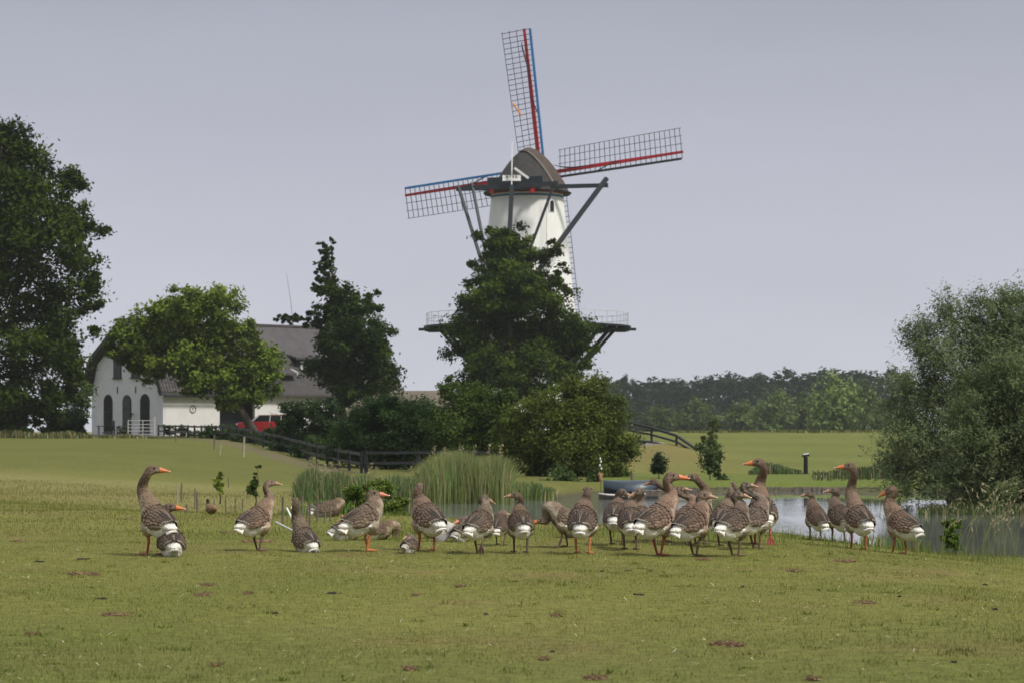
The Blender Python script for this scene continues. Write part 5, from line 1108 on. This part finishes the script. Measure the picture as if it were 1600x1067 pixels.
flock = [
 A_(feet=(246, 867), head=(238, 733), heading=132, face=6, bs=1.0, leg='red', label='tall alert brown goose at far left, standing, orange-pink bill turned right'),
 A_(feet=(268, 868), head=(265, 792), heading=105, face=-4, bs=.92, lying=True, pitch=10, label='goose crouching behind the tall leftmost one, head low with orange bill'),
 A_(feet=(400, 861), head=(421, 754), heading=48, face=22, bs=.92, young=True, label='upright young goose with pale cheek, standing alone, second standing bird from the left'),
 A_(feet=(477, 862), head=(462, 782), heading=118, face=95, bs=.88, lying=True, pitch=16, label='goose crouching on the grass, seen from behind with straight raised neck'),
 A_(feet=(514, 833), head=(527, 806), heading=12, face=0, bs=.88, lying=True, pitch=4, label='distant dark-winged goose lower on the bank, facing right near the stakes', dpx=31),
 A_(feet=(570, 861), head=(583, 771), heading=32, face=-3, bs=.98, leg='orange', label='goose in near profile facing right with bright orange feet'),
 A_(feet=(545, 864), head=(545, 840), heading=25, dpx=24.5, bs=.82, lying=True, pitch=2, tuck=True, label='goose asleep on the grass behind the goose with orange feet, tail to the left'),
 A_(feet=(592, 862), head=(618, 847), heading=10, face=-5, facep=-8, dpx=24.5, bs=.74, lying=True, pitch=0, neckfwd=1.5, label='resting goose stretching a pale neck to the right along the grass'),
 A_(feet=(640, 864), head=(640, 850), heading=70, bs=.55, lying=True, pitch=0, tuck=True, young=True, label='small dark bird sleeping as a lump left of the pink-legged goose'),
 A_(feet=(669, 861), head=(655, 760), heading=122, face=80, facep=12, bs=1.0, leg='red', label='large brown-backed goose seen from behind with pink legs and head raised away'),
 A_(feet=(677, 868), head=(690, 850), dpx=24.5, heading=165, bs=.7, lying=True, pitch=0, tuck=True, young=True, label='pale brown goose asleep directly behind the pink legs'),
 A_(feet=(724, 860), head=(735, 835), heading=60, dpx=23.8, bs=.75, lying=True, pitch=6, tuck=True, droopwing=True, label='goose with a pale wing drooping open, dark feather tips, behind another'),
 A_(feet=(749, 865), head=(757, 777), heading=62, face=20, facep=-22, bs=.90, young=True, label='young goose with lowered bill, standing before the drooping white wing', lift=-1),
 A_(feet=(781, 852), head=(785, 802), heading=75, face=5, bs=.68, young=True, pitch=22, label='small young goose peeping out between two standing geese'),
 A_(feet=(814, 864), head=(807, 773), heading=98, face=178, bs=.88, young=True, label='goose seen from behind, head turned left with pale bill, at the middle of the flock'),
 A_(feet=(884, 855), head=(848, 813), heading=172, face=183, facep=-6, bs=.86, neckfwd=1.6, label='goose stretching its neck low to the left with orange bill'),
 A_(feet=(910, 865), head=(918, 766), heading=82, face=90, bs=.98, leg='orange', label='goose seen squarely from behind with round white rump and orange webbed foot'),
 A_(feet=(897, 856), head=(880, 840), heading=150, dpx=24.3, bs=.75, lying=True, pitch=0, tuck=True, label='resting goose with dark folded wing behind the squarely seen goose'),
 A_(feet=(963, 851), head=(973, 768), heading=80, face=-15, facep=-25, bs=.92, young=True, label='goose touching bills with its neighbour, the left one of the pair'),
 A_(feet=(985, 859), head=(998, 767), heading=88, face=192, facep=-22, bs=.90, young=True, label='goose bending its neck left to meet the neighbouring bill, white tail band toward us'),
 A_(feet=(1002, 848), head=(1001, 776), heading=92, face=90, bs=.8, young=True, label='half hidden goose whose straight neck shows inside the curve of another neck'),
 A_(feet=(1034, 846), head=(1021, 752), heading=30, face=172, facep=-12, bs=.86, young=True, label='goose at the back with neck folded toward the boats, head turned left'),
 A_(feet=(1026, 868), head=(1049, 744), heading=42, face=0, bs=1.06, leg='red', label='big goose with thick straight neck and large orange bill pointing right'),
 A_(feet=(1091, 850), head=(1084, 745), heading=60, face=182, bs=.98, label='goose facing left, bill to bill with the big thick-necked one'),
 A_(feet=(1071, 852), head=(1063, 763), heading=40, face=-4, bs=.86, young=True, label='goose between the two bill-touching adults, pale bill to the right'),
 A_(feet=(1082, 869), head=(1099, 774), heading=40, face=-8, bs=.98, young=True, label='smooth grey-brown young goose in front, white belly and long sloping bill'),
 A_(feet=(1130, 854), head=(1142, 765), heading=70, face=70, bs=.9, young=True, label='goose turned away just left of the small orange-billed one'),
 A_(feet=(1147, 846), head=(1147, 756), heading=85, face=90, bs=.84, young=True, label='rear goose of which only the crown shows above its neighbour'),
 A_(feet=(1146, 869), head=(1153, 772), heading=50, face=-10, facep=-6, bs=.97, young=True, label='young goose at the front with white vent, small orange bill to the right'),
 A_(feet=(1179, 857), head=(1165, 757), heading=50, face=-8, bs=.9, young=True, label='goose behind the front young one, neck curved, looking right'),
 A_(feet=(1192, 850), head=(1186, 722), heading=95, face=181, bs=1.04, leg='red', lift=-1, label='tallest goose, neck erect, orange bill to the left, one foot lifted'),
 A_(feet=(1276, 844), head=(1264, 771), heading=115, face=184, facep=-8, bs=.80, young=True, pitch=24, label='small slim young goose standing apart, facing left over the water'),
 A_(feet=(1312, 848), head=(1303, 765), heading=112, face=184, facep=-4, bs=.92, young=True, pitch=20, label='young goose with raised white-tipped tail, in front of the tall alert one'),
 A_(feet=(1343, 849), head=(1328, 728), heading=105, face=181, bs=1.0, leg='red', label='tall alert goose with pink bill to the left beside the young pair'),
 A_(feet=(1409, 849), head=(1392, 764), heading=132, face=168, facep=-25, bs=.98, leg='red', label='rightmost goose with striped brown back, head bent down to the left'),
]
for i, g_ in enumerate(flock): goose(seed=i + 1, tint=random.Random(i).uniform(.82, 1.2), **g_)
# small duck in the meadow
p = G(330, 803, 30)
duck = empty('duck', p, R(120), 'small reddish-brown duck resting in the meadow among the stakes', 'duck')
mb = MB(); mb.ell((0, 0, .10), (.17, .1, .10)); mb.ell((-.14, 0, .11), (.10, .06, .05)); mb.tube([(.12, 0, .13), (.17, 0, .2), (.17, 0, .26)], [.05, .035, .03], 10); mb.ell((.18, 0, .27), (.045, .03, .032))
me = voxel(mb, .012, 3); co = np.array([v.co[:] for v in me.vertices]); C = np.where(co[:, 2:3] > .2, [[.05, .035, .025]], np.where(co[:, 1:2] > -.02, [[.20, .13, .08]], [[.33, .13, .06]])); C = C * (1 + rng.normal(0, .12, (len(C), 1)))
for a_ in list(me.color_attributes): me.color_attributes.remove(a_)
ca = me.color_attributes.new('Col', 'FLOAT_COLOR', 'POINT'); c4 = np.ones((len(C), 4), np.float32); c4[:, :3] = C; ca.data.foreach_set('color', c4.ravel())
me.polygons.foreach_set('use_smooth', np.ones(len(me.polygons), dtype=bool)); me.materials.clear(); me.materials.append(M_['plumage']); put(bpy.data.objects.new('body', me), duck)
mb = MB(); mb.tube([(.215, 0, .268), (.26, 0, .258)], [.013, .008], 6); mb.build('bill', M_['slate'], duck); duck.scale = (.72, .72, .72)

# ------------------------------------------------------------------ clods and droppings on the turf
clods = [(125, 897, 52, 0), (148, 899, 20, 0), (60, 878, 26, 1), (130, 874, 26, 1), (325, 915, 30, 0), (318, 930, 36, 0), (388, 928, 18, 0), (520, 927, 30, 1), (180, 961, 52, 0), (50, 992, 24, 0), (338, 1041, 22, 0), (430, 958, 10, 1), (650, 931, 16, 0), (720, 917, 18, 0), (1100, 875, 30, 0), (998, 930, 18, 1), (940, 893, 9, 1),
         (980, 892, 14, 1), (1016, 893, 9, 0), (1129, 1007, 48, 0), (1150, 1009, 34, 0), (1351, 943, 40, 0), (1240, 893, 30, 0), (1320, 877, 44, 0), (1160, 917, 7, 1), (1540, 914, 7, 1), (1555, 952, 9, 1), (1405, 932, 5, 1), (850, 1032, 22, 0), (930, 1062, 44, 0), (1270, 1062, 26, 0), (30, 846, 30, 0), (200, 812, 20, 0), (405, 846, 60, 0), (350, 832, 22, 0), (248, 848, 8, 1), (862, 1020, 8, 1), (640, 1048, 26, 0), (160, 936, 22, 1), (870, 963, 22, 0), (1490, 1035, 12, 1), (760, 960, 8, 1)]
CL = ['broad brown earth patch just below the flock at the left edge of the lawn', 'small brown earth patch just below the flock at the left edge of the lawn', 'dark dropping level with the flock at the left edge of the lawn', 'dark dropping level with the flock at the left edge of the lawn, second one', 'brown earth patch a little before the second standing goose', 'brown earth patch well before the leftmost goose', 'small brown earth patch well before the second standing goose', 'dark dropping well before the orange-footed goose', 'broad brown earth patch midway down the left edge of the lawn', 'brown earth patch low down the left edge of the lawn', 'small brown earth patch far in front of the second standing goose', 'small dark dropping well before the second standing goose', 'small brown earth patch well before the pink-legged goose', 'small brown earth patch a little before the goose with lowered bill', 'brown earth patch close in front of the front young goose with sloping bill', 'small dark dropping well before the big red-legged goose', 'tiny dark dropping a little before the squarely seen goose', 'small dark dropping a little before the big red-legged goose', 'tiny brown earth patch a little before the big red-legged goose', 'broad brown earth patch far in front of the front young goose with orange bill', 'brown earth patch far in front of the front young goose with orange bill', 'broad brown earth patch well before the tall pink-billed goose', 'brown earth patch a little before the small slim goose', 'broad brown earth patch close in front of the tall pink-billed goose', 'tiny dark dropping a little before the front young goose with orange bill', 'tiny dark dropping just below the flock at the right edge of the lawn', 'tiny dark dropping midway down the right edge of the lawn', 'tiny dark dropping well before the rightmost goose', 'small brown earth patch far in front of the left-looking middle goose', 'broad brown earth patch far in front of the squarely seen goose', 'brown earth patch far in front of the small slim goose', 'brown earth patch behind the flock at the left edge of the lawn', 'small brown earth patch behind the leftmost goose', 'broad brown earth patch behind the second standing goose', 'small brown earth patch behind the second standing goose', 'tiny dark dropping behind the leftmost goose', 'tiny dark dropping far in front of the left-looking middle goose', 'brown earth patch far in front of the pink-legged goose', 'small dark dropping midway down the left edge of the lawn', 'small brown earth patch well before the squarely seen goose', 'small dark dropping low down the right edge of the lawn', 'tiny dark dropping well before the goose with lowered bill']
ball = None; r_ = random.Random(4)
for i, (px, py, w, dk) in enumerate(clods):
    p = G(px, py, 9.5); wd = .85 * w * p.y / FPX; mb = MB(); n = int(8 + w / 1.8)
    for k in range(n):
        a = r_.uniform(0, 2 * PI); rr = (r_.random() ** .7) * wd * .5; sz = wd * r_.uniform(.025, .075) + .006
        mb.ell((math.cos(a) * rr, math.sin(a) * rr * 1.1, r_.uniform(-.004, .008)), (sz, sz * r_.uniform(.7, 1.2), min(.02, sz * .4) + .003), Matrix.Rotation(r_.uniform(0, 3), 3, 'Z'), 7, 5)
    if not dk:
        for k in range(n * 2):
            a = r_.uniform(0, 2 * PI); rr = r_.random() ** .6 * wd * .55; c = Vector((math.cos(a) * rr, math.sin(a) * rr, .008)); d_ = Vector((r_.uniform(-1, 1), r_.uniform(-1, 1), r_.uniform(.0, .6))) * .03; mb.tube([c, c + d_], [.0018, .001], 3)
    o = mb.build('dropping' if dk else 'earth_clod', M_['dung'] if dk else M_['clod'], fix=False, smooth=False); o.location = p
    where = ('far left', 'left', 'middle', 'right', 'far right')[min(4, int(px / 320))]; dep = 'near the bottom edge' if py > 990 else ('in the foreground' if py > 920 else ('just in front of the geese' if py > 868 else 'between the geese'))
    tag(o, CL[i], 'dropping' if dk else 'earth clod', 'dark droppings on the lawn' if dk else 'brown earth patches on the lawn')

# ------------------------------------------------------------------ air
mb = MB(); mb.box((0, 1150, 19.0), (2180, 2350, 45.0))
hm = bpy.data.materials.new('air'); hm.use_nodes = True; n = hm.node_tree.nodes; n.remove(n['Principled BSDF']); pv = n.new('ShaderNodeVolumePrincipled')
pv.inputs['Color'].default_value = (.88, .94, 1.0, 1); pv.inputs['Density'].default_value = .00015; pv.inputs['Anisotropy'].default_value = .2
hm.node_tree.links.new(pv.outputs[0], n['Material Output'].inputs['Volume'])
hz = mb.build('haze', hm); hz['kind'] = 'stuff'; hz['label'] = 'thin summer haze over the meadows'
